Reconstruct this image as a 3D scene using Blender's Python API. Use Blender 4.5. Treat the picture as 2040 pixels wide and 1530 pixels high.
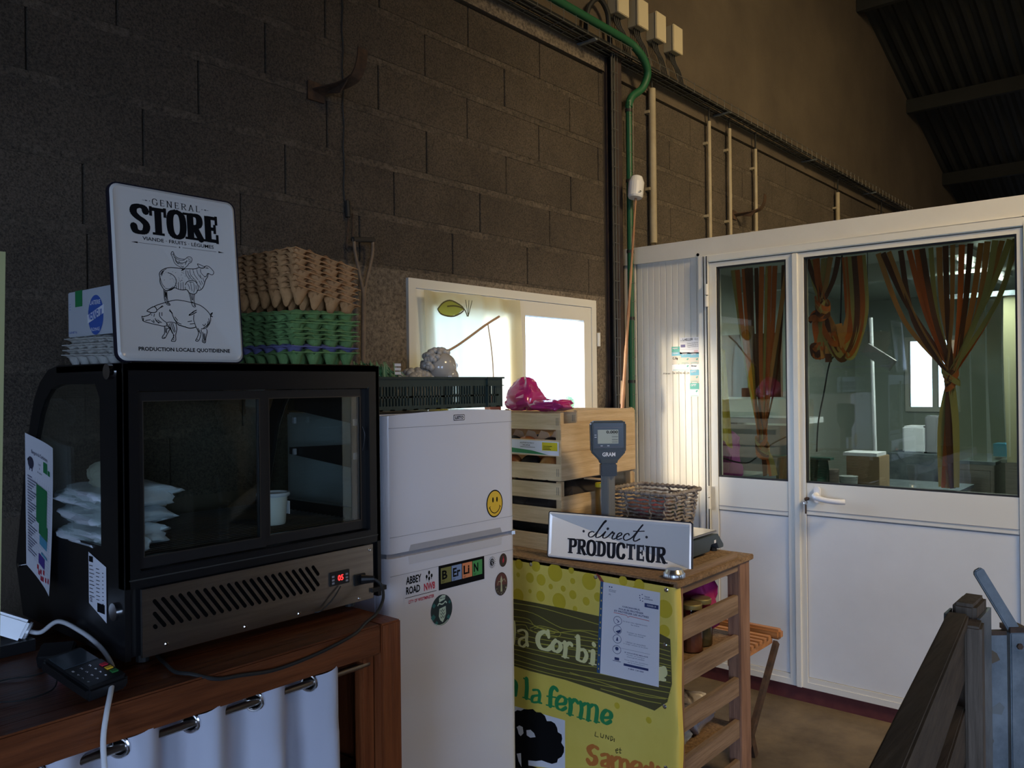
import bpy, bmesh, math, random
from mathutils import Vector, Matrix
random.seed(7)
for o in list(bpy.data.objects): bpy.data.objects.remove(o)
SC = bpy.context.scene; COL = SC.collection
R = math.radians; PI = math.pi

# ------------------------------------------------------------------ camera, world, sun, exposure
cd = bpy.data.cameras.new('camera'); cam = bpy.data.objects.new('camera', cd); COL.objects.link(cam); SC.camera = cam
cd.sensor_fit = 'HORIZONTAL'; cd.sensor_width = 36; cd.lens = 1632 / 2040 * 36; cd.clip_start = .05; cd.clip_end = 300
yaw, pit, rol = R(40.49), R(.05), R(-.64)
F = Vector((math.cos(yaw) * math.cos(pit), math.sin(yaw) * math.cos(pit), math.sin(pit)))
r0 = Vector((math.sin(yaw), -math.cos(yaw), 0)); u0 = r0.cross(F)
rr_ = r0 * math.cos(rol) + u0 * math.sin(rol); uu_ = u0 * math.cos(rol) - r0 * math.sin(rol)
cam.matrix_world = Matrix(((rr_.x, uu_.x, -F.x, 0), (rr_.y, uu_.y, -F.y, 0), (rr_.z, uu_.z, -F.z, 1.51), (0, 0, 0, 1)))

W = bpy.data.worlds.new('sky'); SC.world = W; W.use_nodes = True
nt = W.node_tree; bg = nt.nodes['Background']
tc = nt.nodes.new('ShaderNodeTexCoord'); sx = nt.nodes.new('ShaderNodeSeparateXYZ'); rp = nt.nodes.new('ShaderNodeValToRGB')
nt.links.new(tc.outputs['Generated'], sx.inputs[0]); nt.links.new(sx.outputs['Z'], rp.inputs[0]); nt.links.new(rp.outputs[0], bg.inputs[0])
rp.color_ramp.elements[0].color = (.50, .68, 1, 1); rp.color_ramp.elements[1].color = (.22, .42, 1, 1)
bg.inputs[1].default_value = 10
sd = bpy.data.lights.new('sun', 'SUN'); sd.energy = 10; sd.angle = R(13); sd.color = (1, .80, .56)
sun = bpy.data.objects.new('sun', sd); COL.objects.link(sun)
sun.rotation_euler = Vector((.80, -.50, -.17)).to_track_quat('-Z', 'Y').to_euler()
def area(name, loc, to, sx, sy, e, col, portal=False):
    l = bpy.data.lights.new(name, 'AREA'); l.shape = 'RECTANGLE'; l.size = sx; l.size_y = sy; l.energy = e; l.color = col
    if portal: l.cycles.is_portal = True
    o = bpy.data.objects.new(name, l); COL.objects.link(o); o.location = loc
    o.rotation_euler = (Vector(to) - Vector(loc)).to_track_quat('-Z', 'Y').to_euler(); return o
# sky portals in the openings: barn door behind the camera, added side opening, window
area('barn_door_portal', (-2.0, -4.05, 1.2), (-2.0, 0, 1.2), 2.0, 2.4, 1, (1, 1, 1), True)
area('side_opening_portal', (-4.05, -1.4, 1.2), (0, -1.4, 1.2), 2.0, 2.4, 1, (1, 1, 1), True)
area('window_portal', (2.88, 2.72, 1.44), (2.88, 0, 1.44), 1.25, .96, 1, (1, 1, 1), True)
# warm area lamps added under the opaque roof in place of unseen high daylight
area('added_roof_lamp', (5.9, -2.0, 4.9), (4.0, 2.2, 2.9), 1.2, 1.0, 11, (1, .68, .34))
o_ = area('cabin_fill_lamp', (2.4, -2.7, 4.8), (5.2, .7, 1.9), 1.6, 1.0, 72, (1, .76, .42)); o_.data.spread = R(85)  # second lamp, added to brighten and warm the cabin front
area('cabin_tube_light', (5.4, 1.0, 2.12), (5.4, 1.0, 0), 1.2, .12, 28, (.9, 1, .95))
SC.view_settings.view_transform = 'Standard'; SC.view_settings.look = 'None'; SC.view_settings.gamma = 1
SC.view_settings.exposure = .22; SC.view_settings.use_curve_mapping = False

# ------------------------------------------------------------------ materials
MATS = {}
def mat(name, col, rough=.6, metal=0, col2=None, sc=8, bump=0, bsc=60, stretch=None, spec=None, coat=0, trans=None, emit=None, pits=0, alpha=None, ramp=(.35, .65)):
    if name in MATS: return MATS[name]
    m = bpy.data.materials.new(name); m.use_nodes = True; MATS[name] = m
    n = m.node_tree.nodes; l = m.node_tree.links; b = n['Principled BSDF']
    b.inputs['Base Color'].default_value = (*col, 1); b.inputs['Roughness'].default_value = rough; b.inputs['Metallic'].default_value = metal
    if spec is not None: b.inputs['Specular IOR Level'].default_value = spec
    if coat: b.inputs['Coat Weight'].default_value = coat; b.inputs['Coat Roughness'].default_value = .08
    if trans: b.inputs['Transmission Weight'].default_value = trans; b.inputs['IOR'].default_value = 1.3
    if alpha is not None: b.inputs['Alpha'].default_value = alpha
    if emit: b.inputs['Emission Color'].default_value = (*emit[0], 1); b.inputs['Emission Strength'].default_value = emit[1]
    g = n.new('ShaderNodeNewGeometry'); mp = n.new('ShaderNodeMapping'); l.new(g.outputs['Position'], mp.inputs[0])
    if stretch: mp.inputs['Scale'].default_value = stretch
    if col2:
        t = n.new('ShaderNodeTexNoise'); t.inputs['Scale'].default_value = sc; t.inputs['Detail'].default_value = 8; t.inputs['Roughness'].default_value = .65
        l.new(mp.outputs[0], t.inputs['Vector'])
        r = n.new('ShaderNodeValToRGB'); r.color_ramp.elements[0].position = ramp[0]; r.color_ramp.elements[1].position = ramp[1]
        r.color_ramp.elements[0].color = (*col, 1); r.color_ramp.elements[1].color = (*col2, 1)
        l.new(t.outputs[0], r.inputs[0]); out = r.outputs[0]
        if pits:
            v = n.new('ShaderNodeTexNoise'); v.inputs['Scale'].default_value = pits; v.inputs['Detail'].default_value = 4; v.inputs['Roughness'].default_value = .8; l.new(g.outputs['Position'], v.inputs['Vector'])
            r2 = n.new('ShaderNodeValToRGB'); r2.color_ramp.elements[0].position = .34; r2.color_ramp.elements[1].position = .60
            r2.color_ramp.elements[0].color = (.30, .30, .30, 1); r2.color_ramp.elements[1].color = (1.25, 1.25, 1.25, 1); l.new(v.outputs[0], r2.inputs[0])
            mx = n.new('ShaderNodeMix'); mx.data_type = 'RGBA'; mx.blend_type = 'MULTIPLY'; mx.inputs[0].default_value = 1
            l.new(out, mx.inputs[6]); l.new(r2.outputs[0], mx.inputs[7]); out = mx.outputs[2]
        l.new(out, b.inputs['Base Color'])
    if bump:
        t = n.new('ShaderNodeTexNoise'); t.inputs['Scale'].default_value = bsc; t.inputs['Detail'].default_value = 5
        l.new(mp.outputs[0], t.inputs['Vector']); bp = n.new('ShaderNodeBump'); bp.inputs['Strength'].default_value = bump; bp.inputs['Distance'].default_value = .01
        l.new(t.outputs[0], bp.inputs['Height']); l.new(bp.outputs[0], b.inputs['Normal'])
    return m
def glassmat(name, tint, refl, rough=0.0):
    m = bpy.data.materials.new(name); m.use_nodes = True; MATS[name] = m
    n = m.node_tree.nodes; l = m.node_tree.links; n.remove(n['Principled BSDF']); o = n['Material Output']
    t = n.new('ShaderNodeBsdfTransparent'); t.inputs[0].default_value = (*tint, 1)
    g = n.new('ShaderNodeBsdfGlossy'); g.inputs['Roughness'].default_value = rough; g.inputs[0].default_value = (1, 1, 1, 1)
    lw = n.new('ShaderNodeLayerWeight'); lw.inputs[0].default_value = .35
    ma = n.new('ShaderNodeMath'); ma.operation = 'MULTIPLY_ADD'; ma.inputs[1].default_value = .45; ma.inputs[2].default_value = refl
    l.new(lw.outputs['Fresnel'], ma.inputs[0]); mx = n.new('ShaderNodeMixShader'); l.new(ma.outputs[0], mx.inputs[0])
    l.new(t.outputs[0], mx.inputs[1]); l.new(g.outputs[0], mx.inputs[2]); l.new(mx.outputs[0], o.inputs[0]); return m
def clothmat(name, col, tr=.5):
    m = bpy.data.materials.new(name); m.use_nodes = True; MATS[name] = m
    n = m.node_tree.nodes; l = m.node_tree.links; n.remove(n['Principled BSDF']); o = n['Material Output']
    d = n.new('ShaderNodeBsdfDiffuse'); d.inputs[0].default_value = (*col, 1); t = n.new('ShaderNodeBsdfTranslucent'); t.inputs[0].default_value = (*col, 1)
    mx = n.new('ShaderNodeMixShader'); mx.inputs[0].default_value = tr; l.new(d.outputs[0], mx.inputs[1]); l.new(t.outputs[0], mx.inputs[2]); l.new(mx.outputs[0], o.inputs[0]); return m
def wood(name, c1, c2, axis='x', rough=.6, sc=3, **k):
    s = {'x': (1, 14, 14), 'y': (14, 1, 14), 'z': (14, 14, 1)}[axis]
    return mat(name, c1, rough, col2=c2, sc=sc, stretch=s, bump=.25, bsc=sc * 3, **k)
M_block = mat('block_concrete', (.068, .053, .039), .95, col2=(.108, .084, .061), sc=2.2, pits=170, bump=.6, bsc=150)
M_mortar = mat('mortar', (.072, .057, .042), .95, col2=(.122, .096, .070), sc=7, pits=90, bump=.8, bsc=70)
M_render = mat('rendered_concrete', (.12, .096, .072), .93, col2=(.23, .185, .14), sc=2.2, pits=60, bump=.5, bsc=30)  # own render tone, lightened to carry the haze around the window
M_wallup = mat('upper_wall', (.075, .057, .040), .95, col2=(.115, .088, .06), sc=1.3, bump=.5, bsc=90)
M_dark = mat('dark_gap', (.004, .004, .004), 1, spec=0)
M_floor = mat('floor_concrete', (.085, .062, .04), .75, col2=(.17, .127, .08), sc=4, bump=.15, bsc=40)
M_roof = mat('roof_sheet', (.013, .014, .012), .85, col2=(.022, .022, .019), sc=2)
M_panelw = mat('white_panel', (.66, .63, .57), .42, col2=(.72, .69, .63), sc=3)
M_frame = mat('white_aluminium', (.74, .72, .66), .32)
M_doorp = mat('door_panel_white', (.70, .71, .72), .38, col2=(.75, .76, .77), sc=2.5, bump=.02, bsc=15)
M_redp = mat('dark_red_plinth', (.085, .018, .022), .5, col2=(.12, .03, .03), sc=20)
M_black = mat('black_plastic', (.012, .012, .013), .35)
M_blackm = mat('black_enamel', (.008, .008, .009), .28)
M_rub = mat('black_rubber', (.015, .015, .015), .6)
M_steel = mat('stainless_steel', (.36, .33, .30), .30, metal=1, col2=(.46, .42, .38), sc=5, stretch=(1, 1, 18))
M_chrome = mat('chrome', (.75, .75, .76), .15, metal=1)
M_galv = mat('galvanised_steel', (.13, .155, .175), .5, metal=.5, col2=(.24, .275, .30), sc=14, bump=.1, bsc=40)
M_wire = mat('zinc_wire', (.17, .165, .15), .5, metal=.6)
M_white = mat('white_enamel', (.76, .76, .78), .22, coat=.3)
M_fr = mat('fridge_white', (.69, .70, .77), .30, coat=.25)  # white base with a lilac tint standing in for bluish daylight
M_frg = mat('fridge_grey_gasket', (.30, .30, .33), .5)
M_paper = mat('white_paper', (.80, .80, .86), .7)
M_ink = mat('black_ink', (.008, .008, .009), .9, spec=.08)
M_red = mat('red_print', (.55, .03, .06), .5)
M_green = mat('green_print', (.02, .22, .07), .5)
M_tealc = mat('teal_print', (.03, .33, .30), .5)
M_bluec = mat('blue_print', (.05, .12, .45), .5)
M_cyan = mat('cyan_print', (.10, .38, .55), .5)
M_yel = mat('smiley_yellow', (.80, .52, .04), .4)
M_tray = M_wire
M_table = wood('orange_stained_wood', (.085, .022, .007), (.20, .058, .018), 'x', .38)
M_tablev = wood('orange_stained_wood_upright', (.13, .032, .010), (.25, .072, .022), 'z', .38)
M_oldw = wood('weathered_rack_wood', (.17, .105, .065), (.32, .215, .14), 'x', .8)
M_oldv = wood('weathered_rack_post', (.17, .085, .055), (.33, .18, .115), 'z', .8)
M_osb = mat('chipboard', (.16, .09, .045), .8, col2=(.34, .21, .11), sc=70, bump=.6, bsc=90)
M_crx = wood('pale_poplar', (.56, .38, .20), (.74, .54, .32), 'x', .7, 4)
M_cry = wood('pale_poplar_sunlit', (.64, .45, .24), (.82, .62, .38), 'y', .7, 4)  # crosswise copy, made paler to hold the light on the left-facing slats
M_crz = wood('poplar_post', (.50, .34, .18), (.62, .45, .26), 'z', .7, 4)
M_gate = wood('grey_brown_gate_wood', (.065, .040, .022), (.13, .085, .05), 'x', .8, 4)
M_gatev = wood('grey_brown_gate_post', (.07, .048, .03), (.17, .125, .09), 'z', .8, 4)
M_pipe = mat('dusty_pvc_pipe', (.30, .25, .165), .7, col2=(.38, .32, .22), sc=9)
M_greenp = mat('green_conduit', (.010, .10, .04), .55)
M_boxc = mat('cream_plastic', (.60, .52, .35), .5)
M_rust = mat('rusty_iron', (.05, .032, .022), .7, metal=.3, col2=(.11, .06, .035), sc=30)
G_show = glassmat('cabinet_glass', (.92, .96, .94), .02)
G_door = glassmat('door_glass', (.80, .84, .80), .05)
G_win = glassmat('window_glass', (.95, .97, .95), .02)

# ------------------------------------------------------------------ geometry helpers
class B:
    def __init__(s): s.v = []; s.f = []
    def add(s, v, f):
        k = len(s.v); s.v += [tuple(p) for p in v]; s.f += [tuple(i + k for i in q) for q in f]; return s
    def box(s, x0, x1, y0, y1, z0, z1, m=None):
        v = [(x, y, z) for x in (x0, x1) for y in (y0, y1) for z in (z0, z1)]
        if m: v = [m @ Vector(p) for p in v]
        return s.add(v, [(0, 1, 3, 2), (4, 6, 7, 5), (0, 4, 5, 1), (2, 3, 7, 6), (0, 2, 6, 4), (1, 5, 7, 3)])
    def tube(s, pts, r, n=8, closed=False):
        pts = [Vector(p) for p in pts]; k = len(pts); rs = r if isinstance(r, (list, tuple)) else [r] * k; up = None; rings = []
        for i, p in enumerate(pts):
            a = pts[i - 1] if (i or closed) else p; b = pts[(i + 1) % k] if (i < k - 1 or closed) else p
            t = (b - a).normalized()
            if up is None: up = Vector((0, 0, 1)) if abs(t.z) < .9 else Vector((1, 0, 0))
            u = t.cross(up).normalized(); w = u.cross(t); up = w
            rings.append([p + (u * math.cos(2 * PI * j / n) + w * math.sin(2 * PI * j / n)) * rs[i] for j in range(n)])
        v = [q for g in rings for q in g]; f = []
        for i in range(k if closed else k - 1):
            for j in range(n):
                a = i * n + j; b_ = i * n + (j + 1) % n; c = ((i + 1) % k) * n
                f.append((a, b_, c + (j + 1) % n, c + j))
        if not closed: f += [tuple(range(n))[::-1], tuple((k - 1) * n + j for j in range(n))]
        return s.add(v, f)
    def band(s, pts, w, h, up=(0, 0, 1), ups=None):      # flat strip swept along a path
        pts = [Vector(p) for p in pts]; k = len(pts); v = []; ws = w if isinstance(w, (list, tuple)) else [w] * k
        for i, p in enumerate(pts):
            t = (pts[min(i + 1, k - 1)] - pts[max(i - 1, 0)]).normalized(); U = Vector(ups[i] if ups else up)
            a = t.cross(U).normalized(); b = a.cross(t)
            v += [p + a * ws[i] / 2 + b * h / 2, p - a * ws[i] / 2 + b * h / 2, p - a * ws[i] / 2 - b * h / 2, p + a * ws[i] / 2 - b * h / 2]
        f = [(3, 2, 1, 0), tuple(4 * (k - 1) + j for j in range(4))]
        for i in range(k - 1):
            for j in range(4): f.append((4 * i + j, 4 * i + (j + 1) % 4, 4 * i + 4 + (j + 1) % 4, 4 * i + 4 + j))
        return s.add(v, f)
    def lathe(s, prof, c=(0, 0, 0), n=24, m=None):
        v = []; f = []
        for r, z in prof:
            for j in range(n):
                p = Vector((r * math.cos(2 * PI * j / n), r * math.sin(2 * PI * j / n), z))
                if m: p = m @ p
                v.append(p + Vector(c))
        for i in range(len(prof) - 1):
            for j in range(n): f.append((i * n + j, i * n + (j + 1) % n, (i + 1) * n + (j + 1) % n, (i + 1) * n + j))
        f.append(tuple(range(n))[::-1]); f.append(tuple((len(prof) - 1) * n + j for j in range(n))); return s.add(v, f)
    def ball(s, c, r, n=12, sc=(1, 1, 1)):
        pr = [(max(1e-4, r * math.sin(PI * i / (n // 2 + 2))), -r * math.cos(PI * i / (n // 2 + 2))) for i in range(n // 2 + 3)]
        return s.lathe(pr, c, n, Matrix.Diagonal(Vector(sc)))
    def prism(s, pts, fr, d, e=0):                       # 2D polygon extruded along the frame normal from e to e-d
        O, U, V = [Vector(q) for q in fr]; N = U.cross(V); k = len(pts)
        ar = sum(pts[i][0] * pts[(i + 1) % k][1] - pts[(i + 1) % k][0] * pts[i][1] for i in range(k))
        if ar < 0: pts = pts[::-1]
        v = [O + U * x + V * y + N * e for x, y in pts] + [O + U * x + V * y + N * (e - d) for x, y in pts]
        f = [tuple(range(k)), tuple(range(2 * k - 1, k - 1, -1))] + [(i, i + k, (i + 1) % k + k, (i + 1) % k) for i in range(k)]
        return s.add(v, f)
    def ringp(s, po, pi, fr, d, e=0):                    # outline po minus outline pi (same count), extruded
        O, U, V = [Vector(q) for q in fr]; N = U.cross(V); k = len(po)
        v = []
        for pts, ee in ((po, e), (pi, e), (po, e - d), (pi, e - d)): v += [O + U * x + V * y + N * ee for x, y in pts]
        f = []
        for i in range(k):
            j = (i + 1) % k
            f += [(i, j, k + j, k + i), (2 * k + i, 3 * k + i, 3 * k + j, 2 * k + j), (i, 2 * k + i, 2 * k + j, j), (k + i, k + j, 3 * k + j, 3 * k + i)]
        return s.add(v, f)
def cat(pts, n=6, closed=False):                          # Catmull-Rom smoothing
    P = [Vector(p) for p in pts]; k = len(P); out = []
    for i in range(k if closed else k - 1):
        a = P[i - 1] if (i or closed) else P[0]; b = P[i]; c = P[(i + 1) % k]; d = P[(i + 2) % k] if (i + 2 < k or closed) else P[-1]
        for j in range(n):
            t = j / n; out.append(.5 * ((2 * b) + (c - a) * t + (2 * a - 5 * b + 4 * c - d) * t * t + (3 * b - a - 3 * c + d) * t ** 3))
    if not closed: out.append(P[-1])
    return out
def rrect(x0, y0, x1, y1, r, n=6):
    o = []
    for cx, cy, a in ((x1 - r, y1 - r, 0), (x0 + r, y1 - r, 90), (x0 + r, y0 + r, 180), (x1 - r, y0 + r, 270)):
        for i in range(n + 1): t = R(a + 90 * i / n); o.append((cx + r * math.cos(t), cy + r * math.sin(t)))
    return o
class P2:                                                 # flat print, mapped on a plane
    def __init__(s): s.v = []; s.f = []
    def poly(s, pts): k = len(s.v); s.v += [(p[0], p[1]) for p in pts]; s.f.append(tuple(range(k, k + len(pts)))); return s
    def rect(s, x0, y0, x1, y1): return s.poly([(x0, y0), (x1, y0), (x1, y1), (x0, y1)])
    def disc(s, x, y, r, n=28, ry=None): return s.poly([(x + r * math.cos(2 * PI * i / n), y + (ry or r) * math.sin(2 * PI * i / n)) for i in range(n)])
    def stroke(s, pts, w, smooth=4, thin=None, caps=True):
        pts = [Vector((p[0], p[1])) for p in (cat(pts, smooth) if smooth and len(pts) > 2 else pts)]
        for i in range(len(pts) - 1):
            a, b = pts[i], pts[i + 1]; t = b - a
            if t.length < 1e-7: continue
            t.normalize(); ww = w if thin is None else thin + (w - thin) * abs(t.y); n = Vector((-t.y, t.x)) * ww / 2
            s.poly([a + n, a - n, b - n, b + n])
            if caps and (i or caps == 2): s.disc(a.x, a.y, ww / 2, 8)
            if caps == 2 and i == len(pts) - 2: s.disc(b.x, b.y, ww / 2, 8)
        return s
    def text(s, t, x0, y0, x1, y1, bold=0.0, shear=0):
        c = bpy.data.curves.new('t', 'FONT'); c.body = t; c.size = 1; c.offset = bold; c.shear = shear; c.resolution_u = 2
        o = bpy.data.objects.new('t', c); me = bpy.data.meshes.new_from_object(o)
        xs = [v.co.x for v in me.vertices]; ys = [v.co.y for v in me.vertices]; a, b, e, g = min(xs), max(xs), min(ys), max(ys)
        if x1 is None: x1 = x0 + (b - a) * (y1 - y0) / (g - e)
        k = len(s.v); s.v += [(x0 + (v.co.x - a) / (b - a) * (x1 - x0), y0 + (v.co.y - e) / (g - e) * (y1 - y0)) for v in me.vertices]
        s.f += [tuple(k + i for i in p.vertices) for p in me.polygons]
        bpy.data.objects.remove(o); bpy.data.curves.remove(c); bpy.data.meshes.remove(me); return s
    def tri(s, *p): return s.poly(p)
    def to(s, fr, e=.0006):
        O, U, V = [Vector(q) for q in fr]; N = U.cross(V); b = B(); b.v = [tuple(O + U * x + V * y + N * e) for x, y in s.v]
        for i, q in enumerate(s.f):                       # overlapping strokes never share one plane
            if len(s.f) < 700:
                for j in q: b.v[j] = tuple(Vector(b.v[j]) + N * 1.5e-6 * i)
        out = []
        for q in s.f:
            ar = sum(s.v[q[i]][0] * s.v[q[(i + 1) % len(q)]][1] - s.v[q[(i + 1) % len(q)]][0] * s.v[q[i]][1] for i in range(len(q)))
            out.append(q if ar >= 0 else q[::-1])
        b.f = out; return b
OFF = {}
def bare(n):
    return n
def thing(name, label, catg, loc=(0, 0, 0), rot=(0, 0, 0), group=None, world=True):
    o = bpy.data.objects.new(name, None); COL.objects.link(o); o.location = loc; o.rotation_euler = rot; o.empty_display_size = .05
    o['label'] = label; o['category'] = catg
    if group: o['group'] = group
    OFF[o.name] = Vector(loc) if world else Vector((0, 0, 0)); return o
def part(name, b, m, parent=None, label=None, smooth=False, bev=0, kind=None, dbl=False):
    me = bpy.data.meshes.new(name); off = OFF.get(parent.name, Vector()) if parent else Vector()
    me.from_pydata([tuple(Vector(p) - off) for p in b.v], [], b.f); me.update()
    if bev or dbl:
        bm = bmesh.new(); bm.from_mesh(me); bmesh.ops.remove_doubles(bm, verts=bm.verts, dist=1e-5)
        bmesh.ops.recalc_face_normals(bm, faces=bm.faces)
        if bev: bmesh.ops.bevel(bm, geom=[e for e in bm.edges if e.calc_face_angle(0) > .5], offset=bev, segments=2, affect='EDGES', clamp_overlap=True)
        bm.to_mesh(me); bm.free()
    me.materials.append(m)
    if smooth:
        for p in me.polygons: p.use_smooth = True
        try: me.set_sharp_from_angle(angle=R(40))
        except Exception: pass
    o = bpy.data.objects.new(name, me); COL.objects.link(o)
    if parent: o.parent = parent; OFF[o.name] = off
    if label: o['label'] = label
    if kind: o['kind'] = kind
    return o
def solo(name, b, m, label, catg, group=None, **k):
    o = part(name, b, m, None, label, **k); o['category'] = catg
    if group: o['group'] = group
    c = sum((Vector(v.co) for v in o.data.vertices), Vector()) / len(o.data.vertices); z = min(v.co.z for v in o.data.vertices)
    c.z = z
    for v in o.data.vertices: v.co -= c
    o.location = c; return o
def struct(name, b, m, parent=None, **k):
    return part(name, b, m, parent, kind='structure' if not parent else None, **k)
def copytree(o, parent=None):
    c = o.copy(); COL.objects.link(c)
    if parent is not None: c.parent = parent
    for ch in list(o.children): copytree(ch, c)
    return c
XF = lambda x, y, z: ((x, y, z), (1, 0, 0), (0, 0, 1))       # plane facing -Y
YF = lambda x, y, z: ((x, y, z), (0, -1, 0), (0, 0, 1))      # plane facing -X

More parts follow.
